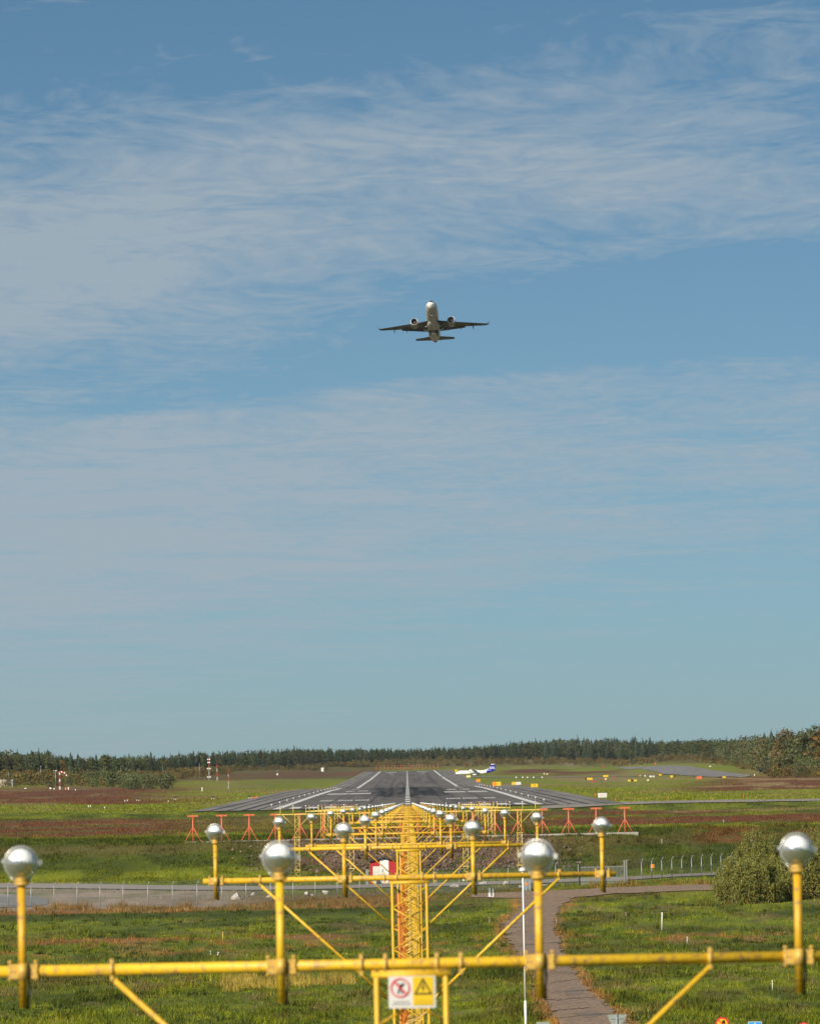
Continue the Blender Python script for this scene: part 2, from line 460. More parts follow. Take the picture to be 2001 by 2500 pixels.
def tag(o, label, cat, group=None, kind=None):
    if label: o['label'] = label
    if cat: o['category'] = cat
    if group: o['group'] = group
    if kind: o['kind'] = kind
    return o
def thing(name, label, cat, loc, rot=None, group=None, scale=None):
    return tag(ob(name, None, None, loc, rot, scale), label, cat, group)
def struct(name, me):
    o = ob(name, me); o['kind'] = 'structure'; return o
def text_mesh(txt, size, m, name='lettering'):
    cu = bpy.data.curves.new(name, 'FONT')
    cu.body = txt; cu.size = size; cu.align_x = 'CENTER'; cu.align_y = 'CENTER'; cu.extrude = 0.004; cu.offset = 0.012 * size
    o = bpy.data.objects.new(name, cu); COL.objects.link(o)
    dg = bpy.context.evaluated_depsgraph_get()
    me = bpy.data.meshes.new_from_object(o.evaluated_get(dg))
    bpy.data.objects.remove(o); bpy.data.curves.remove(cu)
    me.materials.clear(); me.materials.append(m)
    return me
ORD = ['first', 'second', 'third', 'fourth', 'fifth', 'sixth', 'seventh', 'eighth', 'ninth', 'tenth', 'eleventh', 'twelfth', 'thirteenth', 'fourteenth', 'fifteenth', 'sixteenth', 'seventeenth', 'eighteenth', 'nineteenth', 'twentieth',
       'twenty-first', 'twenty-second', 'twenty-third', 'twenty-fourth', 'twenty-fifth', 'twenty-sixth', 'twenty-seventh', 'twenty-eighth', 'twenty-ninth', 'thirtieth']

# ---------------------------------------------------------------- terrain
# heights relative to eye level, given per sight column u (photo pixels right of the runway axis at F) as (distance, elevation in pixels)
TC = {
 -1000: [(277, -543), (545, -256), (580, -205), (600, -189), (612, -176), (638, -92), (652, -78), (900, -9), (1300, 26), (1600, 52), (2200, 76), (2600, 84), (4000, 88), (6000, 80), (9500, 60)],
 -500: [(277, -543), (555, -250), (585, -205), (600, -194), (612, -176), (634, -93), (650, -82), (900, -17), (1300, 11), (1800, 36), (2400, 60), (3000, 73), (4000, 84), (4700, 95), (6000, 96), (9500, 70)],
 0: [(277, -543), (550, -249), (575, -213), (590, -203), (603, -193), (634, -93), (900, -18), (1200, 10), (1731, 30), (2400, 34), (3221, 53), (4340, 73), (4700, 98), (5200, 103), (6500, 100), (9500, 75)],
 500: [(277, -543), (540, -250), (570, -213), (585, -206), (603, -193), (634, -93), (648, -84), (900, -15), (1300, 7), (1800, 22), (2400, 34), (3000, 47), (4000, 66), (4700, 91), (5300, 100), (6500, 100), (9500, 75)],
 700: [(277, -543), (540, -245), (575, -206), (603, -190), (655, -80), (900, -16), (1200, 3), (1500, 17), (1900, 32), (2400, 50), (3000, 62), (3600, 77), (4300, 95), (5300, 106), (6500, 100), (9500, 75)],
 1000: [(277, -543), (540, -240), (580, -200), (603, -183), (665, -76), (900, -17), (1200, 4), (1500, 28), (1800, 48), (2400, 62), (3000, 72), (4300, 95), (6500, 95), (9500, 70)],
}
TU = sorted(TC)
def col_z(u, d):
    k = np.array(TC[u], float)
    zz = k[:, 1] * k[:, 0] / F
    dd = np.concatenate([[-200, -20, 6, 14, 40, 105, 150], k[:, 0]])
    zz = np.concatenate([[-4, -1.75, -1.72, -2.4, -6.4, -12.2, -13.0], zz])
    return np.interp(d, dd, zz)
RUN = np.array([(800, -1.45), (879, -0.95), (1200, 1.39), (1500, 3.45), (1731, 4.72), (1830, 4.92), (2000, 4.7), (2250, 5.6), (2400, 7.0), (2486, 7.8), (3221, 14.4), (4320, 25.5), (4400, 26.2)])
def run_z(d): return np.interp(d, RUN[:, 0], RUN[:, 1])
def terrain(x, d):
    x = np.asarray(x, float); d = np.asarray(d, float)
    x, d = np.broadcast_arrays(x, d)
    u = x / np.maximum(d, 220) * F
    z = np.zeros(u.shape)
    cz = [col_z(k, d) for k in TU]
    z = np.where(u <= TU[0], cz[0], z)
    for i in range(len(TU) - 1):
        a, b = TU[i], TU[i + 1]
        t = (u - a) / (b - a)
        t = t * t * (3 - 2 * t)
        z = np.where((u > a) & (u <= b), cz[i] * (1 - t) + cz[i + 1] * t, z)
    z = np.where(u > TU[-1], cz[-1], z)
    # uneven bank and field
    amp = 0.05 + 0.45 * sstep(606, 618, d) * (1 - sstep(648, 680, d)) + 0.10 * sstep(540, 560, d) * (1 - sstep(575, 590, d)) + 0.25 * sstep(700, 1000, d)
    nz = (fbm(x / 9.0, d / 14.0, 3) - 0.5) * 2
    z = z + nz * amp * (1 - sstep(620, 634, d) * (1 - sstep(646, 660, d)) * (np.abs(x) < 34))
    z = z + 0.35 * (fbm(x / 14.0, d / 30.0, 9) - 0.5) * sstep(200, 260, d) * (1 - sstep(530, 560, d))
    w = (1 - sstep(40, 75, np.abs(x))) * sstep(780, 870, d) * (1 - sstep(4400, 4550, d))
    return z * (1 - w) + (run_z(d) - 0.10) * w
def tz(x, d): return float(terrain(np.array([x]), np.array([d]))[0])
DS = np.concatenate([np.arange(210, 900, 1.0), np.arange(900, 6000, 6.0)])
def ground(px, py, dmax=6000):
    a, b = ray(px, py)
    d = DS[DS < dmax]
    h = terrain(a * d, d) - b * d
    i = np.argmax(h > 0)
    if h[i] <= 0: i = len(d) - 1
    i = max(i, 1)
    t = h[i - 1] / (h[i - 1] - h[i] + 1e-9)
    dd = d[i - 1] + (d[i] - d[i - 1]) * min(max(t, 0), 1)
    return Vector((a * dd, dd, tz(a * dd, dd)))

G_mid = np.array((0.092, 0.116, 0.011)); G_br = np.array((0.158, 0.180, 0.012)); G_dk = np.array((0.034, 0.048, 0.008))
C_hea = np.array((0.125, 0.050, 0.021)); C_tan = np.array((0.27, 0.19, 0.085)); C_dirt = np.array((0.15, 0.098, 0.062))
C_grav = np.array((0.25, 0.192, 0.145)); C_oliv = np.array((0.105, 0.088, 0.026)); C_rust = np.array((0.23, 0.105, 0.035)); C_dkb = np.array((0.060, 0.040, 0.024))
def ground_col(x, d, z):
    u = x / np.maximum(d, 100) * F
    v = 1957 - z / np.maximum(d, 100) * F
    n1 = fbm(x / 6, d / 18, 21, 5); n2 = fbm(x / 22, d / 60, 33, 4); n3 = fbm(u / 150, v / 5, 41, 4); n4 = fbm(u / 60, v / 9, 55, 5)
    vv = v + (n3 - 0.5) * 16 + (n2 - 0.5) * 6
    c = np.empty(x.shape + (3,)); c[:] = G_mid
    def put(m, colr):
        m = np.clip(m, 0, 1)[..., None]
        c[:] = c * (1 - m) + np.asarray(colr) * m
    def band(a, b, s=3.0): return sstep(a - s, a + s, vv) * (1 - sstep(b - s, b + s, vv))
    def ub(a, b, s=40): return sstep(a - s, a + s, u) * (1 - sstep(b - s, b + s, u))
    near = 1 - sstep(535, 548, d)
    put(sstep(0.40, 0.62, n4) * 0.8, G_br)
    put(sstep(0.54, 0.66, n1) * 0.7, G_dk)
    put(near * sstep(0.58, 0.75, fbm(x / 5, d / 22, 77)) * 0.6, C_oliv)
    put(near * band(2279, 2288, 4) * ub(-1100, -150) * sstep(0.3, 0.5, n1) * 0.9, C_rust)
    put(near * band(2290, 2320, 8) * sstep(0.55, 0.62, n4) * 0.7, C_rust)
    put(near * sstep(0.62, 0.72, fbm(u / 110, v / 14, 88)) * 0.5, C_tan * 0.6)
    put(sstep(500, 518, d + (n1 - .5) * 20) * (1 - sstep(536, 546, d)) * (1 - sstep(60, 160, u)) * .75, G_dk)
    # dry strip at the fence
    put(sstep(536, 548, d + (n1 - .5) * 20) * (1 - sstep(564, 574, d)) * (0.2 + 0.8 * (u < 60)) * sstep(.3, .6, fbm(x / 9, d / 9, 19)), C_rust)
    put(sstep(545, 552, d) * (1 - sstep(572, 580, d)) * ub(-1800, 330) * 0.6, C_oliv)
    gr = sstep(548, 556, d + (n1 - .5) * 10) * (1 - sstep(592, 598, d)) * ub(-1900, -420, 90)
    put(gr * sstep(0.28, 0.52, n1 * 0.6 + n4 * 0.4), C_grav)
    put(gr * sstep(0.50, 0.58, n4) * 0.5, C_oliv)
    # bank
    bank = sstep(604, 612, d) * (1 - sstep(650, 672, d))
    put(bank * (0.35 + .5 * sstep(0.38, 0.52, n4)), G_dk * 1.15)
    put(bank * band(2112, 2162, 8) * (1 - sstep(-350, 0, u)) * sstep(0.30, 0.5, n4) * 0.9, G_br)
    put(bank * band(2050, 2072, 8) * 0.75, C_oliv)
    put(bank * band(2050, 2122, 9) * ub(-330, 340, 90) * sstep(0.40, 0.52, n1 * .7 + .3 * n4 + .08), C_dirt)
    put(bank * band(2055, 2100, 10) * ub(330, 480, 60) * 0.7, C_oliv)
    put(bank * ub(700, 1800, 60) * band(2020, 2075, 8) * sstep(0.4, 0.55, n4) * 0.9, C_rust * 0.6)
    put(bank * ub(380, 700, 50) * sstep(0.52, 0.62, n1) * 0.5, C_oliv)
    # the field between bank and runway
    fld = sstep(640, 668, d) * (1 - sstep(872, 884, d))
    L_ = 1 - sstep(-330, -120, u + (n2 - .5) * 300); Rr = sstep(220, 420, u + (n2 - .5) * 200); Cc = np.clip(1 - L_ - Rr, 0, 1)
    put(fld * L_ * band(1988, 2026, 4) * (0.5 + 0.5 * (1 - sstep(-700, -450, u))), C_hea)
    put(fld * L_ * band(1988, 2026, 4) * sstep(0.5, 0.62, n3) * 0.8, C_oliv)
    put(fld * L_ * band(1996, 2001, 2) * sstep(0.5, 0.6, n4) * 0.7, C_tan * 0.7)
    put(fld * Cc * np.maximum(band(1992, 2007, 3), band(2019, 2032, 3)), C_hea * 0.8)
    put(fld * Cc * band(1990, 2036, 3) * sstep(0.52, 0.64, n3) * 0.6, C_oliv)
    put(fld * Rr * np.maximum(band(1990, 2001, 3) * ub(300, 780, 90), band(2005, 2026, 3)), C_hea)
    put(fld * Rr * band(1986, 2026, 3) * sstep(0.56, 0.64, n3) * 0.55, C_oliv)
    put(fld * Rr * band(1990, 1996, 2) * ub(620, 1100, 60) * 0.7, C_tan * 0.8)
    put(fld * band(2034, 2050, 4) * 0.4, G_dk)
    # beyond the threshold
    far = sstep(885, 900, d)
    put(far * 0.75, G_br * 1.05)
    put(far * sstep(0.54, 0.68, n3) * 0.40, C_tan * 0.75)
    lh = far * (1 - sstep(-700, -420, u + (n2 - .5) * 260)) * band(1908, 1946, 4)
    put(lh, C_hea)
    put(lh * sstep(0.55, 0.63, n3) * 0.8, C_tan * 0.6)
    put(far * (u < -60) * band(1870, 1898, 4), C_oliv * 0.9)
    put(far * (u < -60) * band(1878, 1897, 3) * sstep(0.46, 0.58, n3) * 0.75, C_hea)
    put(far * ub(-520, -100, 60) * band(1905, 1960, 6) * sstep(0.48, 0.6, fbm(u / 200, v / 6, 93)) * 0.5, C_tan * 0.8)
    rh = far * sstep(600, 840, u + (1932 - v) * -3 + (n2 - .5) * 200) * band(1906, 1946, 4)
    put(rh, C_hea * 0.95)
    put(rh * sstep(0.52, 0.60, n3) * 0.85, C_tan * 0.85)
    put(far * ub(560, 1400, 80) * band(1896, 1911, 3) * 0.7, C_oliv * 1.4)
    put(far * ub(230, 520, 50) * band(1884, 1902, 3) * sstep(0.35, 0.5, n3), C_hea * 0.85)
    put(far * ub(200, 900, 60) * band(1898, 1928, 4) * sstep(0.42, 0.58, n3) * 0.7, C_tan * 0.8)
    put(far * (1 - sstep(1872, 1884, vv)), C_oliv)
    put(far * (1 - sstep(1872, 1884, vv)) * sstep(0.56, 0.64, n4) * (u > 250) * 0.7, C_grav)
    px, py = project(np.stack([x, np.maximum(d, 20), z], -1))
    ye = [2180, 2190, 2208, 2230, 2260, 2300, 2330, 2370, 2420, 2465, 2490, 2560]
    dl = np.minimum(np.abs(px - np.interp(py, ye, [1268, 1268, 1276, 1262, 1222, 1239, 1262, 1304, 1318, 1337, 1352, 1400])), np.abs(px - np.interp(py, ye, [1400, 1400, 1372, 1360, 1354, 1362, 1378, 1400, 1440, 1494, 1520, 1600])))
    put((py > 2186) * (py < 2600) * (1 - sstep(8, 34, dl + (n1 - .5) * 60)) * .8 * sstep(.3, .6, n4 + .1), C_rust * 1.05 + C_tan * .15)
    return c * (0.78 + 0.44 * fbm(x / 3, d / 9, 5))[..., None]

def build_terrain():
    rows = np.concatenate([np.arange(-150, 0, 15), np.arange(0, 200, 5), np.arange(200, 530, 3.5), np.arange(530, 690, 1.4), np.arange(690, 1000, 3.2), np.arange(1000, 2000, 10), np.arange(2000, 5000, 32), np.arange(5000, 9600, 220)])
    t = np.linspace(-1, 1, 421)
    X = np.maximum(110, 0.165 * rows)
    x = t[None, :] * X[:, None]; d = np.repeat(rows[:, None], len(t), 1)
    z = terrain(x, d)
    c = ground_col(x, d, z)
    P = np.stack([x, d, z], -1).reshape(-1, 3)
    r, k = len(rows), len(t)
    i = (np.arange(r - 1)[:, None] * k + np.arange(k - 1)[None, :]).ravel()
    Fc = np.stack([i, i + 1, i + 1 + k, i + k], -1)
    struct('ground', mesh_np('ground', P, Fc, M_ground, c.reshape(-1, 3), True))
build_terrain()

# ---------------------------------------------------------------- runway, roads, paths
def sheet(name, left, right, m, lift=0.05, sub=6, across=4, cols=None, jag=0.0):
    """strip between two edge lines on the ground (lists of x, d)"""
    L_ = np.array(left, float); R_ = np.array(right, float)
    n = len(L_); tt = np.linspace(0, n - 1, (n - 1) * sub + 1)
    f = lambda A: np.stack([np.interp(tt, np.arange(n), A[:, 0]), np.interp(tt, np.arange(n), A[:, 1])], -1)
    L_, R_ = f(L_), f(R_)
    if jag:
        L_[:, 0] += (fbm(L_[:, 1] / 1.7, L_[:, 0], 3) - .5) * jag; R_[:, 0] += (fbm(R_[:, 1] / 1.7, R_[:, 0], 6) - .5) * jag
    w = np.linspace(0, 1, across + 1)
    g = L_[:, None, :] * (1 - w[None, :, None]) + R_[:, None, :] * w[None, :, None]
    z = terrain(g[..., 0], g[..., 1]) + lift
    P = np.concatenate([g, z[..., None]], -1).reshape(-1, 3)
    k = across + 1
    i = (np.arange(len(tt) - 1)[:, None] * k + np.arange(across)[None, :]).ravel()
    return struct(name, mesh_np(name, P, np.stack([i, i + 1, i + 1 + k, i + k], -1), m, cols, True))
def px_edges(rows, vertical=True):
    """rows: (xl, y, xr) for strips running away, or (x, ytop, ybottom) for strips running across"""
    a, b = [], []
    for r in rows:
        if vertical:
            p, q = ground(r[0], r[1]), ground(r[2], r[1])
        else:
            p, q = ground(r[0], r[1]), ground(r[0], r[2])
        a.append((p.x, p.y)); b.append((q.x, q.y))
    return a, b
def build_runway():
    d = np.concatenate([np.arange(866, 2000, 5.0), np.arange(2000, 4350, 14.0)])
    xs = np.concatenate([np.linspace(-36.5, -23, 8), np.linspace(-22, 22, 45), np.linspace(23, 36.5, 8)])
    x, dd = np.meshgrid(xs, d)
    x = x + np.where(np.abs(x) > 36, (fbm(dd / 13, x, 3) - .5) * 0.9, 0)
    z = run_z(dd) + 0.04
    main = np.array((0.118, 0.103, 0.091)); sh = np.array((0.200, 0.178, 0.158))
    c = np.where((np.abs(x) < 23.2)[..., None], main, sh)
    c = c * (0.70 + 0.6 * fbm(x / 3, dd / 110, 4))[..., None]
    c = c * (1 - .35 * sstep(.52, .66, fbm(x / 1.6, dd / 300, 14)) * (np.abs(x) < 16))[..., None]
    dark = (fbm(x / 2.2, dd / 40, 8) - 0.5)
    rg = fbm(x / 1.1, dd / 12, 18, 3) - 0.5
    rub = sstep(1150, 1185, dd + dark * 330 + rg * 230) * (1 - sstep(1720, 1830, dd)) * (1 - sstep(8, 12, np.abs(x) + dark * 12 + rg * 10))
    c = c * (1 - rub * (.45 + .5 * sstep(.35, .6, fbm(x / .8, dd / 260, 28, 3))))[..., None]
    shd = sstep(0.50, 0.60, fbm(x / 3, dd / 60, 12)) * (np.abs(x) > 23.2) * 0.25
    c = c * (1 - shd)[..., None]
    P = np.stack([x, dd, z], -1).reshape(-1, 3); k = len(xs)
    i = (np.arange(len(d) - 1)[:, None] * k + np.arange(k - 1)[None, :]).ravel()
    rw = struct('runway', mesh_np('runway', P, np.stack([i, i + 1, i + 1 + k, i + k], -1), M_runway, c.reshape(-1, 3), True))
    def strip(name, x0, x1, d0, d1, m, lift=0.05, dx=0.0):
        k = max(1, int((d1 - d0) / 12)); ds = np.linspace(d0, d1, k + 1)
        s = (ds - d0) / (d1 - d0) * dx
        Pn = np.concatenate([np.stack([x0 + s, ds, run_z(ds) + lift], -1), np.stack([x1 + s, ds, run_z(ds) + lift], -1)])
        i = np.arange(k); me = mesh_np(name, Pn, np.stack([i, i + k + 1, i + k + 2, i + 1], -1), m)
        return ob(name, me, rw)
    for s in (-1, 1):
        for a, b in ((878, 2000), (2000, 4330)):
            strip('edge_line', s * 22.5 - 0.65, s * 22.5 + 0.65, a, b, M_white2)
        for k in range(6):
            xk = s * (4.6 + k * 3.0)
            strip('threshold_stripe', xk - 0.9, xk + 0.9, 886, 916, M_white2)
        for (a, b) in ((-17.8, -15.3), (-14.1, -11.6), (-10.6, -8.2)):
            for k in range(5):
                xk = a + (b - a) * k / 4
                xx = xk if s < 0 else -xk
                strip('touchdown_stripe', xx - 0.16, xx + 0.16, 1046, 1080, M_white2)
        for k in range(20):
            xx = s * (9.6 + k * 0.55)
            strip('aiming_stripe', xx - 0.17, xx + 0.17, 1285, 1345, M_white2)
        for dd0, xa in ((1440, 16), (1440, 12.5), (1600, 16), (3900, 13), (3750, 11)):
            strip('touchdown_stripe', s * xa - 1.4, s * xa + 1.4, dd0, dd0 + 24, M_white2)
        strip('aiming_stripe', s * 12 - 4.5, s * 12 + 4.5, 4070, 4120, M_white2)
        # sealed joints
        for xk, w in ((25.4, 0.2), (27.6, 0.26), (30.4, 0.26), (33.4, 0.2)):
            for a, b in ((868, 1150), (1150, 1500), (1500, 2000), (2000, 4340)):
                strip('joint', s * xk - w + random.uniform(-.3, .3), s * xk + w, a, b, M_seam, 0.055, s * random.uniform(-.5, .5))
        for xk in (7.2, 15.0):
            for a, b in ((880, 1200), (1200, 1800), (2300, 4340)):
                strip('joint', s * xk - .13, s * xk + .13, a, b, M_seam, 0.055, random.uniform(-.6, .6))
    for k in range(16):
        d0 = 932 + k * 54
        strip('centre_line', -0.5, 0.5, d0, d0 + 29, M_white2)
    for k in range(32):
        strip('centre_line', -0.5, 0.5, 2330 + k * 62, 2330 + k * 62 + 36, M_white2)
    # edge lights along the pavement
    mb = MB(); mb.cyl((0, 0, 0), (0, 0, 0.3), 0.05, 0.05, 8); bm = mb.mesh('stem', M_steel)
    mb = MB(); mb.cyl((0, 0, 0.3), (0, 0, 0.36), 0.10, 0.13, 10); mb.sphere((0, 0, 0.42), 0.12, 10, 6); gm = mb.mesh('lamp', M_white)
    for s in (-1, 1):
        for k in range(15):
            d0 = 930 + k * 60
            x0 = s * 24.6
            t = thing('runway_edge_light', 'small white runway edge light on the %s shoulder, %s from the threshold' % ('left' if s < 0 else 'right', ORD[k]), 'edge light', (x0, d0, float(run_z(d0)) + 0.04), group='edge lights along the runway')
            ob('stem', bm, t); ob('lamp', gm, t)
build_runway()
a, b = px_edges([(1380, 2520, 1560), (1352, 2490, 1520), (1337, 2465, 1494), (1318, 2420, 1440), (1304, 2370, 1400), (1262, 2330, 1378), (1239, 2300, 1362), (1222, 2260, 1354), (1262, 2230, 1360), (1276, 2208, 1372), (1268, 2190, 1400)])
fpath = sheet('footpath', a, b, M_asph, 0.06, 24, 6, None, 1.5)
for k, (yy, xa, xb) in enumerate(((2268, 1230, 1352), (2283, 1236, 1300), (2312, 1262, 1366), (2352, 1290, 1390), (2388, 1308, 1412), (2402, 1350, 1420), (2446, 1330, 1470), (2472, 1345, 1440))):  # dark strips: cracks, and mast shadow lines painted across the path
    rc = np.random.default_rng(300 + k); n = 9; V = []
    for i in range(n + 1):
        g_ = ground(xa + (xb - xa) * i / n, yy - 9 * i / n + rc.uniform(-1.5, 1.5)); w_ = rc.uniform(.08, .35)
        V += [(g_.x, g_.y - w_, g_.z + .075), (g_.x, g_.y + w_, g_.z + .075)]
    ob('crack_shadow_strip', mesh_np('crack_shadow_strip', np.array(V), np.array([(2 * i, 2 * i + 2, 2 * i + 3, 2 * i + 1) for i in range(n)]), M_crack_shadow), fpath)
for k, (px_, yy, wp, hp) in enumerate(((1300, 2290, 40, 8), (1345, 2340, 30, 7), (1400, 2425, 60, 10), (1310, 2248, 46, 6), (1440, 2480, 60, 9))):
    V = [ground(px_ + wp * .5 * math.cos(q) * random.uniform(.7, 1.1), yy + hp * math.sin(q) * random.uniform(.7, 1.1)) for q in np.linspace(0, 2 * math.pi, 15)[:-1]]
    b_ = MB(); b_.add([(v.x, v.y, v.z + .068) for v in V], [tuple(range(14))]); ob('asphalt_patch', b_.mesh('asphalt_patch', M_patch), fpath)
a, b = px_edges([(1150, 2185, 2193), (1230, 2181, 2194), (1300, 2178, 2195), (1380, 2175, 2194), (1440, 2172, 2190), (1500, 2168, 2183), (1600, 2165, 2180), (1750, 2161, 2175), (1850, 2157, 2171), (1990, 2152, 2166)], False)
sheet('side_road', a, b, M_asph, 0.075)
a, b = px_edges([(-160, 2156, 2167), (0, 2159, 2170), (350, 2163, 2174), (650, 2166, 2175), (850, 2163, 2171), (1000, 2160, 2168), (1150, 2156, 2164), (1300, 2151, 2159), (1450, 2146, 2153), (1600, 2139, 2146), (1760, 2132, 2138), (2100, 2120, 2126)], False)
sheet('patrol_road', a, b, M_road, 0.10)
a, b = px_edges([(-120, 2184, 2220), (0, 2184, 2217), (90, 2190, 2214), (118, 2198, 2208)], False)
sheet('parking_asphalt', a, b, M_taxi, 0.07)
a, b = px_edges([(1320, 1970, 1977), (1420, 1964, 1972), (1500, 1960, 1967), (1620, 1957, 1963), (1800, 1954, 1960), (1900, 1953, 1958), (2100, 1949, 1954)], False)
sheet('perimeter_road', a, b, M_road, 0.12)
a, b = px_edges([(1505, 1873, 1875), (1560, 1872, 1878), (1600, 1871, 1884), (1640, 1870, 1892), (1680, 1872, 1895), (1720, 1878, 1897), (1770, 1885, 1898), (1830, 1893, 1897)], False)
sheet('taxiway', a, b, M_taxi, 0.25)
a, b = px_edges([(1075, 1895, 1897.5), (1200, 1897, 1899), (1350, 1898, 1899.5), (1500, 1895, 1896.2), (1700, 1889, 1890.2)], False)
sheet('taxiway', a, b, M_taxi, 0.2)

# ---------------------------------------------------------------- approach lights
LZ = -0.325                       # lamp centres relative to eye level
def lamp_meshes():
    g = MB(); g.sphere((0, 0, 0), 0.098, 24, 16); g.cyl((0.093, 0, 0.0), (0.116, 0, 0), 0.016, 0.013, 8)
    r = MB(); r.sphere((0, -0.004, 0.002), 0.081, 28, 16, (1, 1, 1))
    c = MB(); c.cyl((0, 0, -0.118), (0, 0, -0.082), 0.036, 0.040, 12); c.cyl((0, 0, -0.13), (0, 0, -0.112), 0.042, 0.042, 12)
    rr = MB(); rr.sphere((0, -0.004, 0.0), 0.081, 16, 10)
    bd = MB(); n = 36; rings = []
    for (y, q) in ((-.005, .0975), (-.005, .1010), (.005, .1010), (.005, .0975)):
        rings.append([(q * math.cos(2 * math.pi * k / n), y, q * math.sin(2 * math.pi * k / n)) for k in range(n)])
    bd.loft(rings, False)
    bd.box((0.108, 0, 0.0), (.022, .026, .03)); bd.box((-0.107, 0, 0.012), (.014, .02, .022))
    for sx in (-1, 1): bd.cyl((sx * .036, .012, -.118), (sx * .062, .012, -.075), .006, .006, 6)
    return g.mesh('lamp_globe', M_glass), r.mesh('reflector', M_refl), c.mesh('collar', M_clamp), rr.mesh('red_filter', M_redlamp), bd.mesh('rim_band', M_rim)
M_rim = mat('lamp_rim_alloy', (0.62, 0.60, 0.56), 0.35, 0.5, 0.1, 20)
ME_globe, ME_refl, ME_coll, ME_red, ME_rim = lamp_meshes()
def lamp(parent, x, y, z, red=False):
    g = ob('lamp_globe', ME_globe, parent, (x, y, z), (0, 0, random.uniform(-.25, .25)))
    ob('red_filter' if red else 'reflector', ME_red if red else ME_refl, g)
    ob('collar', ME_coll, g); ob('rim_band', ME_rim, g)
    return g
def unit_cyl(r, n, m, name):
    b = MB(); b.cyl((0, 0, 0), (0, 0, 1), r, r, n); return b.mesh(name, m)
TW = 0.2                          # half width of a mast
ME_leg = unit_cyl(0.0165, 10, M_yel, 'leg')
ME_pole = unit_cyl(0.0235, 14, M_yel, 'lamp_pole')
ME_cond = unit_cyl(0.019, 12, M_conduit, 'conduit')
ME_cab = unit_cyl(0.011, 8, M_cable, 'cable')
b_ = MB(); b_.cyl((-2.40, 0, 0), (2.40, 0, 0), 0.0325, 0.0325, 18)
ME_bar = b_.mesh('crossbar', M_yel)
b_ = MB(); b_.cyl((-1.74, 0, -0.05), (-0.21, 0, -1.46), 0.0165, 0.0165, 12); ME_brL = b_.mesh('brace', M_yel)
b_ = MB(); b_.cyl((1.74, 0, -0.05), (0.21, 0, -1.46), 0.0165, 0.0165, 12); ME_brR = b_.mesh('brace', M_yel)
b_ = MB()
for sx in (-0.075, 0.075):        # pole clamp: two straps round the bar and a back plate
    b_.cyl((sx - 0.011, 0, 0), (sx + 0.011, 0, 0), 0.044, 0.044, 16)
    b_.cyl((sx, -0.022, -0.058), (sx, -0.022, 0.064), 0.008, 0.008, 6)
    for zz_ in (-0.05, 0.056): b_.cyl((sx, -0.022, zz_ - .006), (sx, -0.022, zz_ + .006), 0.014, 0.014, 6)
b_.box((0, -0.038, 0), (0.17, 0.010, 0.085)); b_.cyl((0, -0.062, -0.045), (0, -0.062, 0.045), 0.028, 0.028, 12)
ME_clamp = b_.mesh('pole_clamp', M_clamp)
b_ = MB(); b_.cyl((-0.012, 0, 0), (0.012, 0, 0), 0.042, 0.042, 14); b_.box((0, 0, 0.05), (0.022, 0.04, 0.026)); b_.box((0, 0, -0.046), (0.02, 0.045, 0.034))
ME_strap = b_.mesh('saddle_clamp', M_clamp)
b_ = MB()
for s in (-1, 1):
    b_.cyl((-TW - .03, s * TW, 0), (TW + .03, s * TW, 0), 0.018, 0.018, 10); b_.cyl((s * TW, -TW, 0), (s * TW, TW, 0), 0.018, 0.018, 10)
ME_head = b_.mesh('head_frame', M_yel)
STEP = 0.24
b_ = MB(); b_.cyl((-TW, 0, 0), (TW, 0, STEP), 0.008, 0.008, 6); ME_diag = b_.mesh('diagonal', M_yel)
def lattice_mesh(z0, z1, w, step, r, m, n=5):
    b = MB(); k = 0; z = z1
    while z - step > z0:
        for f in range(4):
            a, c = (-w, w) if (k + f) % 2 == 0 else (w, -w)
            p, q = ((a, -w), (c, -w)) if f == 0 else ((w, a), (w, c)) if f == 1 else ((a, w), (c, w)) if f == 2 else ((-w, a), (-w, c))
            b.cyl((p[0], p[1], z), (q[0], q[1], z - step), r, r, n, caps=False)
        z -= step; k += 1
    return b.mesh('lattice', m)
b_ = MB(); b_.tube([(0, 0, -.06), (.012, 0, .06), (.004, 0.01, .16), (-.03, .03, .2)], .007, 6); b_.cyl((.0, 0, -.1), (0, 0, -.055), .012, .012, 8)
ME_lcab = b_.mesh('cable', M_cable)
BAR_DZ = {1: -0.945, 2: -0.886, 3: -0.80, 4: -1.0, 5: -0.93}
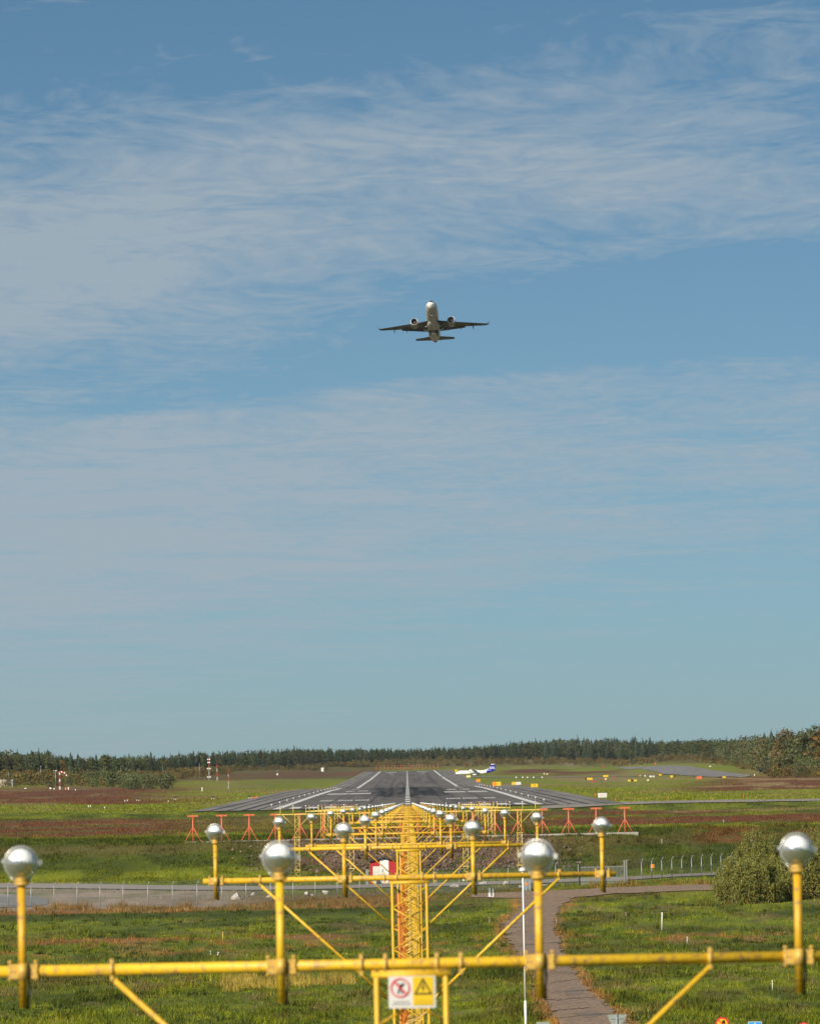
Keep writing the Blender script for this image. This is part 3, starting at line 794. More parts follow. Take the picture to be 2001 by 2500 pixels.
for i in range(1, 31):
    d = 30.0 * i
    g = tz(0, d) if i < 29 else float(run_z(d))
    zb = BAR_DZ.get(i, -0.84 if i % 2 else -0.9)
    zb = max(zb, g + 0.16)
    if i >= 29: zb = g + 0.12
    ztop = zb - 0.058
    where = 'nearest, behind the warning sign' if i == 1 else ('%s from the camera' % ORD[i - 1])
    t = thing('approach_light_mast', 'yellow approach light crossbar with four lamps on lattice mast, ' + where, 'approach light', (0, d, g), group='approach light masts in a line to the runway')
    bar = ob('crossbar', ME_bar, t, (0, 0, zb - g))
    for x in (-2.25, -0.75, 0.75, 2.25):
        jx = random.uniform(-.005, .005)
        low = -0.21
        zl = max(zb + low, g + 0.03)
        p = ob('lamp_pole', ME_pole, t, (x + jx, -0.062, zl - g), (0, 0, random.random()), (1, 1, LZ - 0.115 - zl))
        lamp(t, x + jx, -0.062, LZ - g + random.uniform(-.012, .012))
        ob('pole_clamp', ME_clamp, t, (x + jx, 0, zb - g))
        if i <= 4: ob('cable', ME_lcab, t, (x + jx + .026, -.05, zb - g - .14), None, (1, 1, .8))
    if zb - g < 0.6: continue
    ob('head_frame', ME_head, t, (0, 0, ztop - g))
    for x in (-TW - 0.09, -TW + 0.05, TW - 0.05, TW + 0.09): ob('saddle_clamp', ME_strap, t, (x, 0, zb - g))
    H = ztop - g
    for sx in (-1, 1):
        for sy in (-1, 1): ob('leg', ME_leg, t, (sx * TW, sy * TW, 0), None, (1, 1, H))
    if H > 1.6:
        ob('brace', ME_brL, t, (0, 0, zb - g)); ob('brace', ME_brR, t, (0, 0, zb - g))
        ob('saddle_clamp', ME_strap, t, (-1.74, 0, zb - g)); ob('saddle_clamp', ME_strap, t, (1.74, 0, zb - g))
    ztl = H - 0.05
    if i <= 4:                    # the struts one can tell apart
        for k in range(5):
            for f in range(4):
                rz = (0, 90, 180, 270)[f]
                sgn = 1 if (k + f) % 2 == 0 else -1
                off = [(0, -TW), (TW, 0), (0, TW), (-TW, 0)][f]
                ob('diagonal', ME_diag, t, (off[0], off[1], ztl - (k + 1) * STEP), (0, 0, R(rz)), (sgn, 1, 1))
        l = ob('lattice', lattice_mesh(0, ztl - 5 * STEP, TW, STEP, 0.008, M_yel), t)
    else:
        l = ob('lattice', lattice_mesh(0, ztl, TW, STEP, 0.008, M_yel), t)
    l['kind'] = 'stuff'
    if H > 2 and i < 12:
        ct = H - (0.46 if i == 1 else 0.12)
        ob('conduit', ME_cond, t, (-TW + 0.075, -0.03, 0), None, (1, 1, ct))
        ob('cable', ME_cab, t, (-TW + 0.072, -0.03, ct - 0.1), None, (1, 1, 0.13))
        if i < 4: ob('conduit', ME_cond, t, (-TW + 0.10, 0.10, 0), None, (0.6, 0.6, ct - 0.1))

def warning_sign():
    x0, x1 = at(948, 2420, 29.75).x, at(1063, 2420, 29.75).x
    zt, zb = at(1005, 2384, 29.75).z, at(1005, 2462, 29.75).z
    w, h = x1 - x0, zt - zb
    t = thing('warning_sign', 'white and yellow warning plate with no-climbing ring and lightning triangle', 'warning sign', ((x0 + x1) / 2, 29.752, (zt + zb) / 2))
    b = MB(); b.box((0, 0, 0), (w, 0.004, h)); ob('plate', b.mesh('plate', M_sgnw), t)
    b = MB(); b.box((w * 0.235, -0.004, h * 0.03), (w * 0.44, 0.003, h * 0.90)); ob('yellow_panel', b.mesh('yellow_panel', M_sgny), t)
    def ring(cx, cz, ro, ri, m, name, y=-0.007):
        b = MB(); n = 40; vs = []
        for k in range(n):
            a = 2 * math.pi * k / n
            vs += [(cx + ro * math.cos(a), y, cz + ro * math.sin(a)), (cx + ri * math.cos(a), y, cz + ri * math.sin(a))]
        b.add(vs, [(2 * k, 2 * k + 1, (2 * k + 3) % (2 * n), (2 * k + 2) % (2 * n)) for k in range(n)])
        return ob(name, b.mesh(name, m), t)
    cx, cz, ro = -w * 0.25, h * 0.14, h * 0.305
    ring(cx, cz, ro, ro * 0.86, M_sgnr, 'red_ring')
    b = MB(); b.box((cx, -0.0085, cz), (ro * 1.75, 0.0015, ro * 0.16), ry=R(45)); ob('red_slash', b.mesh('red_slash', M_sgnr), t)
    b = MB()                      # figure with raised arms
    b.cyl((cx + .002, -0.006, cz + ro * .30), (cx + .002, -0.0075, cz + ro * .30), ro * .13, ro * .13, 12)
    b.box((cx, -0.0068, cz + ro * .02), (ro * .34, .001, ro * .42))
    for s in (-1, 1):
        b.box((cx + s * ro * .28, -0.0068, cz + ro * .34), (ro * .14, .001, ro * .42), ry=s * R(30))
        b.box((cx + s * ro * .18, -0.0068, cz - ro * .38), (ro * .14, .001, ro * .44), ry=s * R(-14))
    ob('climbing_figure', b.mesh('climbing_figure', M_sgnk), t)
    tx, tzc = w * 0.235, h * 0.12
    T = [(tx, tzc + h * .33), (tx + w * .195, tzc - h * .20), (tx - w * .195, tzc - h * .20)]
    cxm = sum(p[0] for p in T) / 3; czm = sum(p[1] for p in T) / 3
    I = [(cxm + (a - cxm) * .74, czm + (c - czm) * .74) for a, c in T]
    b = MB(); b.add([(a, -0.0075, c) for a, c in T + I], [(0, 1, 4, 3), (1, 2, 5, 4), (2, 0, 3, 5)]); ob('triangle', b.mesh('triangle', M_sgnk), t)
    bo = [(0.012, .20), (-.035, -.01), (.004, .012), (-.012, -.15), (.034, .055), (-.002, .04), (.03, .19)]
    b = MB(); b.add([(tx + p[0] * w * 1.1, -0.0075, tzc + p[1] * h - h * .01) for p in bo], [tuple(range(6, -1, -1))]); ob('lightning_bolt', b.mesh('lightning_bolt', M_sgnk), t)
    for cxx, m in ((-w * .25, M_sgng), (w * .235, M_sgnp)):
        for zz, ww in ((-h * .285, .30), (-h * .365, .38)):
            b = MB(); xx = cxx - w * ww / 2
            while xx < cxx + w * ww / 2:
                l = random.uniform(.006, .014); b.box((xx + l / 2, -0.0066, zz), (l, .001, h * .034)); xx += l + .0035
            ob('lettering', b.mesh('lettering', m), t)
warning_sign()

# wide crossbar 300 m before the threshold on four lattice masts, and red side rows
def mast_parts(t, x, y, ztop, zbot, zmid, m):
    b = MB()
    w1, w2 = 0.215, 0.27
    for sx in (-1, 1):
        for sy in (-1, 1): 
            b.cyl((x + sx * w1, y + sy * w1, zmid), (x + sx * w1, y + sy * w1, ztop), 0.028, 0.028, 6)
            if zmid > zbot + 0.3: b.cyl((x + sx * w2, y + sy * w2, zbot), (x + sx * w2, y + sy * w2, zmid), 0.028, 0.028, 6)
    if zmid > zbot + 0.3:
        for z in (zmid, zbot + (zmid - zbot) * .22):
            for s in (-1, 1): b.box((x, y + s * w2, z), (2 * w2 + .25, .05, .06)); b.box((x + s * w2, y, z), (.05, 2 * w2 + .25, .06))
    ob('mast_frame', b.mesh('mast_frame', m), t)
    l1 = ob('lattice', lattice_mesh(zmid, ztop, w1, 0.36, 0.018, m, 4), t, (x, y, 0)); l1['kind'] = 'stuff'
    if zmid > zbot + 0.5:
        l2 = ob('lattice', lattice_mesh(zbot, zmid, w2, 0.36, 0.018, m, 4), t, (x, y, 0)); l2['kind'] = 'stuff'
d = 606.0
t = thing('wide_light_crossbar', 'long pale yellow light crossbar on four lattice masts in front of orange antennas', 'approach light', (0, d, 0))
zb = -1.27
b = MB(); b.box((0, 0, zb), (31.0, 0.10, 0.10)); ob('crossbar', b.mesh('crossbar', M_yel2), t)
b = MB(); b.cyl((0, 0, 0), (0, 0, 1), 0.03, 0.03, 8); ME_pole2 = b.mesh('lamp_pole', M_yel2)
for k in range(21):
    x = -15 + 1.5 * k
    if abs(x) < 2.8: continue
    ob('lamp_pole', ME_pole2, t, (x, -.09, zb - .28), None, (1, 1, LZ - .1 - zb + .28)); lamp(t, x, -.09, LZ)
for x in (-13.1, -6.7, 6.7, 13.1):
    zg = tz(x, d)
    mast_parts(t, x, 0, zb - 0.05, zg, -3.95, M_yel2)
    for s in (-1, 1):
        b = MB(); b.cyl((x + s * .22, 0, -2.75), (x + s * 1.75, 0, zb), 0.03, 0.03, 6); ob('brace', b.mesh('brace', M_yel2), t)
for k in range(9):
    d = 633 + 30.0 * k
    for s in (-1, 1):
        g = tz(s * 10.5, d) if d < 860 else float(run_z(d))
        t = thing('red_side_row_lights', 'side row bar of three red lamps on pale lattice mast, %s of the %s row' % (ORD[k], 'left' if s < 0 else 'right'), 'approach light', (s * 10.5, d, g), group='red side row light bars')
        zb2 = max(-1.0, g + 0.2)
        b = MB(); b.box((0, 0, zb2 - g), (4.2, .09, .09)); ob('crossbar', b.mesh('crossbar', M_yel2), t)
        for x in (-1.6, 0, 1.6):
            ob('lamp_pole', ME_pole2, t, (x, -.07, zb2 - g - .12), None, (1, 1, LZ - .1 - zb2 + .12)); lamp(t, x, -.07, LZ - g, True)
        if zb2 - g > .5: mast_parts(t, 0, 0, zb2 - g - .05, 0, 0, M_yel2)

# ---------------------------------------------------------------- localizer antenna arrays
def antenna_meshes(m):
    b = MB(); b.cyl((0, 0, 0), (0, 0, 3.0), 0.105, 0.085, 10); post = b.mesh('post', m)
    legs = []
    for (x, y) in ((-0.95, -0.15), (0.95, -0.15), (0, 0.95)):
        b = MB(); b.cyl((x, y, 0), (0, 0, 1.75), 0.06, 0.055, 8); b.box((x, y, 0.03), (.2, .2, .06)); legs.append(b.mesh('leg', m))
    b = MB(); b.box((0, 0, 3.06), (0.24, 0.34, 0.30)); hub = b.mesh('hub', m)
    b = MB()
    for s in (-1, 1): b.box((s * .40, 0, 3.10), (0.56, 0.22, 0.19), ry=s * R(3))
    head = b.mesh('antenna_element', m)
    return post, legs, hub, head
AM = antenna_meshes(M_orange)
DL = 640.0
zp = -4.42
b = MB(); xl, xr = at(452, 2056, DL).x, at(1556, 2031, DL).x
b.box(((xl + xr) / 2, DL + 0.6, zp - 0.4), (xr - xl, 5.2, 0.8), 0, 0, R(-0.15))
tag(ob('antenna_platform', b.mesh('antenna_platform', M_conc)), 'long grey concrete strip footing under the orange antenna tripods', 'platform')
offs = [526, 456, 389, 325, 265, 209, 158, 110, 64, 21]
axs = [-o for o in offs] + offs[::-1]
for k, o in enumerate(axs):
    x = (o + 2) * DL / F
    t = thing('localizer_antenna', 'orange tripod antenna with T-shaped head on the concrete strip, %s from the left' % ORD[k], 'antenna', (x, DL, zp + 0.004), group='orange localizer antennas before the runway')
    ob('post', AM[0], t)
    for l in AM[1]: ob('leg', l, t)
    ob('hub', AM[2], t); ob('antenna_element', AM[3], t)
for k in range(20):
    o = axs[k] / 526 * 26.6
    zf = tz(o, 4470.0)
    t = thing('far_localizer_antenna', 'orange antenna in the far row beyond the runway end, %s from the left' % ORD[k], 'antenna', (o, 4470.0, zf), (0, 0, 0), 'far orange antennas', (1.1, 1.1, 1.2))
    ob('post', AM[0], t)
    for l in AM[1]: ob('leg', l, t)
    ob('antenna_element', AM[3], t)

# ---------------------------------------------------------------- fences and gate
def fence(label, pts, spacing, h=2.35, mid=None):
    P = [Vector(p) for p in pts]
    t = thing('chain_link_fence', label, 'fence', (P[0].x, P[0].y, tz(P[0].x, P[0].y)))
    o = t.location.copy()
    b = MB(); b.cyl((0, 0, 0), (0, 0, h), 0.042, 0.042, 8); b.cyl((0, 0, h - .02), (0.20, -0.05, h + 0.36), 0.034, 0.03, 8); me = b.mesh('post', M_post)
    line = []
    for a, c in zip(P[:-1], P[1:]):
        n = max(1, round((c - a).length / spacing))
        for k in range(n): line.append(a.lerp(c, k / n))
    line.append(P[-1])
    for q in line:
        ob('post', me, t, Vector((q.x, q.y, tz(q.x, q.y))) - o, (0, 0, random.uniform(-.08, .08)))
    V, Fc = [], []
    def wire(p, q, w, up=True):
        i = len(V); e = Vector((0, 0, w)) if up else (q - p).normalized().cross(Vector((0, 1, 0))) * w
        V.extend([p - e, q - e, q + e, p + e]); Fc.append((i, i + 1, i + 2, i + 3))
    for a, c in zip(line[:-1], line[1:]):
        A = Vector((a.x, a.y, tz(a.x, a.y))) - o; B = Vector((c.x, c.y, tz(c.x, c.y))) - o
        zz = Vector((0, 0, 1))
        for hh in (0.08, h * .5, h - .05): wire(A + zz * hh, B + zz * hh, 0.008)
        for hh in (h + .18, h + .34): wire(A + zz * hh + Vector((.12, -.03, 0)), B + zz * hh + Vector((.12, -.03, 0)), 0.006)
        nd = 26; L_ = (B - A).length
        for k in range(-9, nd):
            for s in (1, -1):
                f0, f1 = k / nd, k / nd + (h - .1) * 0.9 / L_
                z0, z1 = .06, h - .05
                if f0 < 0: z0, f0 = z0 + (0 - f0) / (f1 - f0) * (z1 - z0), 0
                if f1 > 1: z1, f1 = z1 - (f1 - 1) / (f1 - f0) * (z1 - z0), 1
                if s < 0: f0, f1 = 1 - f0, 1 - f1
                wire(A.lerp(B, f0) + zz * z0, A.lerp(B, f1) + zz * z1, 0.0055, True)
    w = ob('wire_mesh', mesh_np('wire_mesh', np.array([tuple(v) for v in V]), np.array(Fc), M_wire), t); w['kind'] = 'stuff'
    return t
def gp(px, py): 
    g = ground(px, py); return (g.x, g.y, 0)
def fp(px, d): 
    a, _ = ray(px, 2150); return (a * d, d, 0)
fence('grey chain-link fence with slanted post tops left of the masts, beside the gravel', [fp(-150, 556), fp(300, 557), fp(660, 560), fp(985, 566)], 2.55)
fence('grey chain-link fence between the light masts and the sliding gate', [fp(1010, 567), fp(1120, 568), fp(1300, 570), fp(1412, 572)], 3.0)
fence('grey chain-link fence running right of the gate to the willow bushes', [fp(1530, 573), fp(1566, 575), fp(1640, 580), fp(1760, 588), fp(2100, 606)], 1.85)
def gate():
    a = Vector(fp(1416, 572)); c = Vector(fp(1526, 573)); g = tz(a.x, a.y)
    L_ = (c - a).length
    t = thing('sliding_gate', 'galvanised sliding gate of upright bars between two dark posts', 'gate', (a.x, a.y, g + .05), (0, 0, math.atan2(c.y - a.y, c.x - a.x)))
    b = MB()
    for z in (0.15, 0.42, 1.95): b.box((L_ / 2, 0, z), (L_, .07, .07))
    ob('rail', b.mesh('rail', M_post), t)
    b = MB(); b.box((0, -0.01, 1.0), (.035, .035, 2.1)); pm = b.mesh('bar', M_post)
    n = 34
    for k in range(1, n): ob('bar', pm, t, (L_ * k / n, -.04, 0))
    b = MB(); b.box((0, 0, 1.2), (.16, .16, 2.4)); b2 = b.mesh('gate_post', M_dark)
    ob('gate_post', b2, t, (-.1, 0, 0)); ob('gate_post', b2, t, (L_ + .1, 0, 0), None, (1, 1, .55))
    b = MB(); b.box((0, 0, 1.3), (.13, .13, 2.7)); ob('end_post', b.mesh('end_post', M_post), t, (L_ - .12, -.12, 0)); ob('end_post', bpy.data.meshes['end_post'], t, (L_ + .12, -.12, 0.02))
gate()
def plate_sign(name, label, px, py, d, wpx, hpx, m, cat='sign', group=None, legs=True, text=None, tcol=None, panels=None, dark_end=0, thick=0.12):
    """low airfield sign: box face on two legs; px,py = centre in the photo, at distance d"""
    if d > 1000 and name != 'fence_notice':
        q_ = ground(px, py + hpx / 2 + 1.3)
        if abs(q_.x) > 40 and 900 < q_.y < 4300: d = q_.y
    c = at(px, py, d); w = wpx * d / F; h = hpx * d / F
    g = tz(c.x, d) if abs(c.x) > 40 or d < 870 or d > 4400 else float(run_z(d))
    t = thing(name, label, cat, (c.x, d, c.z), group=group)
    if panels:
        n = sum(p[1] for p in panels); x = -w / 2
        for mm, f in panels:
            ww = w * f / n; b = MB(); b.box((x + ww / 2, 0, 0), (ww - .03, thick, h)); ob('panel', b.mesh('panel', mm), t); x += ww
    else:
        b = MB(); b.box((0, 0, 0), (w, thick, h)); ob('face', b.mesh('face', m), t)
    if legs and c.z - h / 2 - g > 0.02:
        b = MB()
        b.box((0, 0, 0.5), (.07, .07, 1.0)); me = b.mesh('leg', M_steel)
        for s in (-1, 1): ob('leg', me, t, (s * w * .35, .1, g - c.z - .05), None, (1, 1, c.z - h / 2 - g + .07))
    if text:
        ob('lettering', text_mesh(text, h * .72, tcol or M_sgnk), t, (0, -thick / 2 - .006, 0), (R(90), 0, 0))
    return t
plate_sign('fence_notice', 'small orange notice hung on the fence right of the gate', 1592, 2115, 577.3, 9, 9, M_sgno, 'notice', legs=False, thick=.03)
plate_sign('fence_notice', 'small orange notice on the fence left of the gate', 1365, 2126, 571, 7, 6, M_sgno, 'notice', legs=False, thick=.03)
plate_sign('fence_notice', 'small white notice on the fence behind the boulders near the round sign', 1131, 2149, 567, 5, 5, M_sgnw, 'notice', legs=False, thick=.03)

# ---------------------------------------------------------------- shed, cabinet, lamp post, signs in the valley
def shed():
    d = 594.0
    x0 = at(903, 2120, d).x; x1 = at(972, 2120, d).x
    g = at(935, 2158, d).z; zt = at(936, 2095.5, d).z; ze = at(903, 2103, d).z
    w = x1 - x0; h = ze - g; hr = zt - g; dep = 4.5
    t = thing('equipment_shed', 'small red shed with pale door and white panelled front below the embankment', 'shed', ((x0 + x1) / 2, d, g))
    b = MB(); b.prism([(-w / 2, -0.6), (w / 2, -0.6), (w / 2, h), (0, hr - .08), (-w / 2, h)], 0, dep); ob('wall', b.mesh('wall', M_redshed), t)
    n = 22; b = MB(); b.box((0, 0, .5), (.05, .03, 1.0)); rib = b.mesh('cladding_rib', M_redshed)
    b = MB(); b.box((0, 0, .5), (.05, .03, 1.0)); ribw = b.mesh('white_cladding_rib', M_white)
    wl, wr = -w * .155, w * .16
    b = MB(); b.prism([(wl, 0), (wr, 0), (wr, hr - .12 - (hr - h) * .30), (0, hr - .1), (wl, hr - .12 - (hr - h) * .30)], -.03, -.004); ob('white_front', b.mesh('white_front', M_white), t)
    for k in range(n + 1):
        x = -w / 2 + w * k / n
        hh = h + (hr - h) * (1 - abs(x) / (w / 2)) - .1
        inw = wl - .02 < x < wr + .02
        if -w * .40 < x < wl - .02: 
            ob('cladding_rib', rib, t, (x, -.012, 2.05), None, (1, 1, max(.1, hh - 2.05))); continue
        ob('white_cladding_rib' if inw else 'cladding_rib', ribw if inw else rib, t, (x, -.04 if inw else -.012, 0), None, (1, 1, hh))
    b = MB(); b.box(((-w * .40 + wl - .03) / 2, -.03, 1.0), (w * .40 + wl - .03, .05, 2.0)); dr = ob('door', b.mesh('door', mat('pale_door', (.62, .58, .50), .55)), t)
    b = MB(); b.box((wl - .12, -.075, 1.0), (.10, .04, .03)); ob('handle', b.mesh('handle', M_dark), dr)
    b = MB(); b.box((-w * .06, -.065, 1.55), (.22, .02, .30)); b.box((-w * .06, -.065, 1.0), (.24, .02, .12)); ob('notice', b.mesh('notice', M_sgng), t)
    for s in (-1, 1):
        b = MB(); a = math.atan2(hr - h, w / 2)
        b.box((s * w * .26, dep / 2 - .1, (h + hr) / 2 + .0), (w * .56 / math.cos(a), dep + .4, .09), 0, 0, s * a); ob('roof', b.mesh('roof', M_roof), t)
shed()
def cabinet(label, px, d, wpx, ytop, ybot, m=M_grey, note=True):
    c = at(px, ybot, d); w = wpx * d / F; h = (ybot - ytop) * d / F
    g = tz(c.x, d)
    t = thing('electrical_cabinet', label, 'cabinet', (c.x, d, g))
    h += c.z - g
    b = MB(); b.box((0, 0, h / 2), (w, .6, h)); ob('body', b.mesh('body', m), t)
    b = MB(); b.box((0, 0, h + .03), (w + .1, .7, .06)); ob('lid', b.mesh('lid', M_steel), t)
    b = MB(); b.box((w * .02, -.31, h * .5), (.03, .03, h * .9)); ob('door_edge', b.mesh('door_edge', M_dark), t)
    if note: b = MB(); b.box((-w * .1, -.31, h * .62), (.28, .02, .28)); ob('notice', b.mesh('notice', M_sgno), t)
cabinet('tall grey electrical cabinet with orange notice behind the lamp post', 1287, 563, 17, 2148, 2180)
cabinet('small pale grey cabinet standing left of the red shed', 896, 592, 6, 2125, 2158, M_steel, False)
def lamp_post():
    d = 262.0
    top = at(1273, 2128, d); base = at(1280, 2550, d); g = tz(top.x, d)
    t = thing('lamp_post', 'slim white lamp post with rounded lantern head beside the path', 'lamp post', (top.x + .05, d, g))
    H = top.z - g
    b = MB(); b.cyl((0, 0, 0), (0, 0, 1.9), .065, .065, 12); b.cyl((0, 0, 1.9), (0, 0, H), .046, .038, 12); ob('pole', b.mesh('pole', M_white), t)
    b = MB(); rings = []
    for (z, r) in ((-.02, .10), (.0, .18), (.06, .185), (.14, .15), (.19, .09), (.205, .02)):
        rings.append([(r * math.cos(2 * math.pi * i / 16), r * math.sin(2 * math.pi * i / 16) * .8, H + z) for i in range(16)])
    b.loft(rings); ob('lantern', b.mesh('lantern', M_sgnw), t)
    b = MB(); b.cyl((0, 0, H - .16), (0, 0, H - .02), .06, .1, 12); ob('neck', b.mesh('neck', M_steel), t)
lamp_post()
def pole_sign(name, label, px, ytop, d, kind, wpx, cat='road sign', ybase=None):
    top = at(px, ytop, d); g = tz(top.x, d); w = wpx * d / F
    t = thing(name, label, cat, (top.x, d, g)); H = top.z - g
    b = MB(); b.cyl((0, .04, 0), (0, .04, H - .03 if kind != 'disc_back' else H + .02), .032, .032, 10); ob('pole', b.mesh('pole', M_steel if kind != 'disc_back' else M_dark), t)
    r = w / 2
    if kind == 'yield_back':
        hh = w * .87; b = MB(); b.prism([(-r, H), (r, H), (r * .9, H - hh * .06), (0.03, H - hh), (-.03, H - hh), (-r * .9, H - hh * .06)], -.002, .014); ob('plate', b.mesh('plate', M_back), t)
        b = MB()
        for z in (H - .16, H - .42): b.box((0, -.02, z), (w * .55, .03, .035)); 
        b.cyl((0, -.045, 0), (0, -.045, H + .02), .03, .03, 10)
        ob('bracket', b.mesh('bracket', M_steel), t)
    elif kind == 'rect_back':
        b = MB(); b.box((0, 0, H - w * .35), (w, .02, w * .7)); ob('plate', b.mesh('plate', M_back), t)
    elif kind == 'no_cars':
        b = MB(); b.cyl((0, 0, H - r), (0, -.02, H - r), r, r, 36); ob('plate', b.mesh('plate', M_sgnr), t)
        b = MB(); b.cyl((0, -.02, H - r), (0, -.024, H - r), r * .76, r * .76, 36); ob('yellow_disc', b.mesh('yellow_disc', mat('warm_yellow_face', (.90, .42, .01), .45)), t)
        b = MB(); b.box((r * .2, -.028, H - r * .78), (r * .5, .006, r * .34)); b.box((r * .2, -.028, H - r * .55), (r * .34, .006, r * .2))
        b.cyl((r * .06, -.025, H - r * .97), (r * .06, -.032, H - r * .97), r * .1, r * .1, 10); b.cyl((r * .34, -.025, H - r * .97), (r * .34, -.032, H - r * .97), r * .1, r * .1, 10)
        ob('car_symbol', b.mesh('car_symbol', M_sgnk), t)
        b = MB(); b.box((0, -.036, H - r), (r * 1.6, .006, r * .16), 0, 0, R(45)); ob('slash', b.mesh('slash', M_sgnr), t)
    elif kind == 'blue':
        b = MB(); b.box((0, 0, H - r), (w, .02, w)); ob('border', b.mesh('border', M_sgnw), t)
        b = MB(); b.box((0, -.013, H - r), (w * .93, .006, w * .93)); ob('blue_face', b.mesh('blue_face', M_sgnb), t)
        b = MB(); b.prism([(0, H - r * .12), (r * .35, H - r * .75), (r * .15, H - r * .75), (r * .15, H - r * 1.8), (-r * .15, H - r * 1.8), (-r * .15, H - r * .75), (-r * .35, H - r * .75)], -.022, -.017); ob('arrow', b.mesh('arrow', M_sgnw), t)
    elif kind == 'red_disc':
        b = MB(); b.cyl((0, 0, H - r), (0, -.02, H - r), r, r, 32); ob('plate', b.mesh('plate', M_sgnr), t)
        b = MB(); b.cyl((0, -.02, H - r), (0, -.024, H - r), r * .78, r * .78, 32); ob('white_disc', b.mesh('white_disc', M_sgnw), t)
    elif kind == 'disc_back':
        b = MB(); b.cyl((0, .0, H - r), (0, -.02, H - r), r, r, 28); ob('disc', b.mesh('disc', M_back), t)
        b = MB(); b.box((0, 0, H - 2 * r - .16), (w * 1.05, .02, .42)); ob('lower_plate', b.mesh('lower_plate', M_sgnw), t)
        b = MB(); b.box((.03, -.04, H - r - .1), (.10, .05, 2 * r + .3)); ob('mounting_strip', b.mesh('mounting_strip', M_sgnk), t)
    return t
pole_sign('give_way_sign', 'grey back of a triangular give way sign at the bottom edge by the path', 1505, 2478, 221, 'yield_back', 53)
pole_sign('traffic_sign', 'grey back of a small rectangular sign at the bottom edge left of the path', 1325, 2496, 222, 'rect_back', 32)
pole_sign('prohibition_sign', 'round yellow and red no-vehicles sign at the bottom edge', 1762, 2484, 226, 'no_cars', 33)
pole_sign('direction_sign', 'square blue sign with white symbol at the bottom edge right', 1842, 2495, 228, 'blue', 33)
pole_sign('prohibition_sign', 'red rimmed round sign just showing at the lower right edge', 1961, 2497, 226, 'red_disc', 33)
t = pole_sign('round_road_sign', 'grey back of a round road sign with white plate beside the side road', 1198, 2168, 520, 'disc_back', 13)
def stake(label, px, ytop, ybot, m, r=.024, lean=0, cap=None, name='marker_stake', group='marker stakes in the grass', d=None):
    p = ground(px, ybot) if d is None else at(px, ybot, d)
    if d is not None: p.z = tz(p.x, p.y)
    H = (ybot - ytop) * p.y / F
    t = thing(name, label, 'stake', p, (0, lean, 0), group)
    b = MB(); b.cyl((0, 0, -.05), (0, 0, H), r, r * .9, 8); ob('shaft', b.mesh('shaft', m), t)
    b = MB(); b.cyl((0, 0, H - .12), (0, 0, H + .01), r * 1.25, r * 1.2, 8); ob('cap', b.mesh('cap', cap or m), t)
stake('tall white marker post with dark top standing in the grass right of the path', 1615, 2224, 2272, M_white, .05, R(2), M_dark)
stake('short white stake in the grass right of the tall marker post', 1677, 2288, 2304, M_white)
stake('white stake low in the right grass below the big willow', 1885, 2395, 2420, M_white)
stake('white stake upright in the left grass, left of a leaning pair', 514, 2322, 2334, M_white)
stake('white stake leaning in the left grass above the yellow reeds', 531, 2325, 2334, M_white, .035, R(15))
stake('thin pale stake in the grass left of the second mast', 544, 2276, 2298, M_yel2, .025)
stake('brown wooden post at the left edge of the path bend', 1195, 2240, 2262, M_wood, .09)
stake('brown wooden post at the right edge of the path bend', 1359, 2240, 2262, M_wood, .09)
stake('short brown post in the grass between the path and the marker post', 1528, 2228, 2240, M_wood, .08)
stake('white stake on the right green embankment above the fence', 1615, 2049, 2062, M_white)
stake('pale stake on the far right embankment top', 1766, 2002, 2010, M_white)
def boulder(k, px, py, wpx, hpx, label, d=None):
    p = ground(px, py); w = wpx * p.y / F; h = hpx * p.y / F
    r2 = np.random.default_rng(100 + k)
    b = MB(); b.sphere((0, 0, 0), 1, 10, 7)
    v = np.array(b.v); n = fbm(v[:, 0] * 1.6 + k * 9, v[:, 1] * 1.6 + v[:, 2] * 2.3, k, 3)
    v = v * (0.62 + 0.75 * n)[:, None]
    for q in range(5):
        nrm = r2.normal(size=3); nrm /= np.linalg.norm(nrm); dist = v @ nrm
        v = v - np.outer(np.maximum(dist - .55, 0), nrm)
    b.v = [tuple(x) for x in v * np.array([w * .62, w * .5, h * .62])]
    b.sm = [False] * len(b.sm)
    o = ob('boulder', b.mesh('boulder', M_rock), None, (p.x, p.y, p.z + h * .28), (0, 0, r2.uniform(0, 6)))
    tag(o, label, 'boulder', 'pale boulders by the fence')
BL = [(578, 2197, 22, 22, 'large pale boulder behind the left fence'), (617, 2186, 12, 8, 'small pale stone right of the large boulder behind the left fence'), (655, 2192, 11, 7, 'low pale stone behind the foreground left lamp pole'),
      (750, 2187, 13, 12, 'grey boulder behind the fence, left of the whitest one'), (794, 2184, 16, 14, 'whitest boulder behind the fence left of the masts'), (762, 2188, 8, 6, 'little stone between two boulders left of the masts'),
      (1104, 2169, 18, 14, 'pale angular boulder just right of the masts'), (1115, 2167, 9, 8, 'dark stone against the angular boulder right of the masts'), (1180, 2160, 22, 10, 'flat pale boulder beyond the fence by the round sign'), (1235, 2162, 20, 12, 'grey slab boulder left of the lamp post'), (1269, 2168, 8, 9, 'reddish stone at the foot of the grey cabinet'), (1330, 2163, 14, 5, 'low flat stone left of the gate')]
for k, q in enumerate(BL): boulder(k, *q)

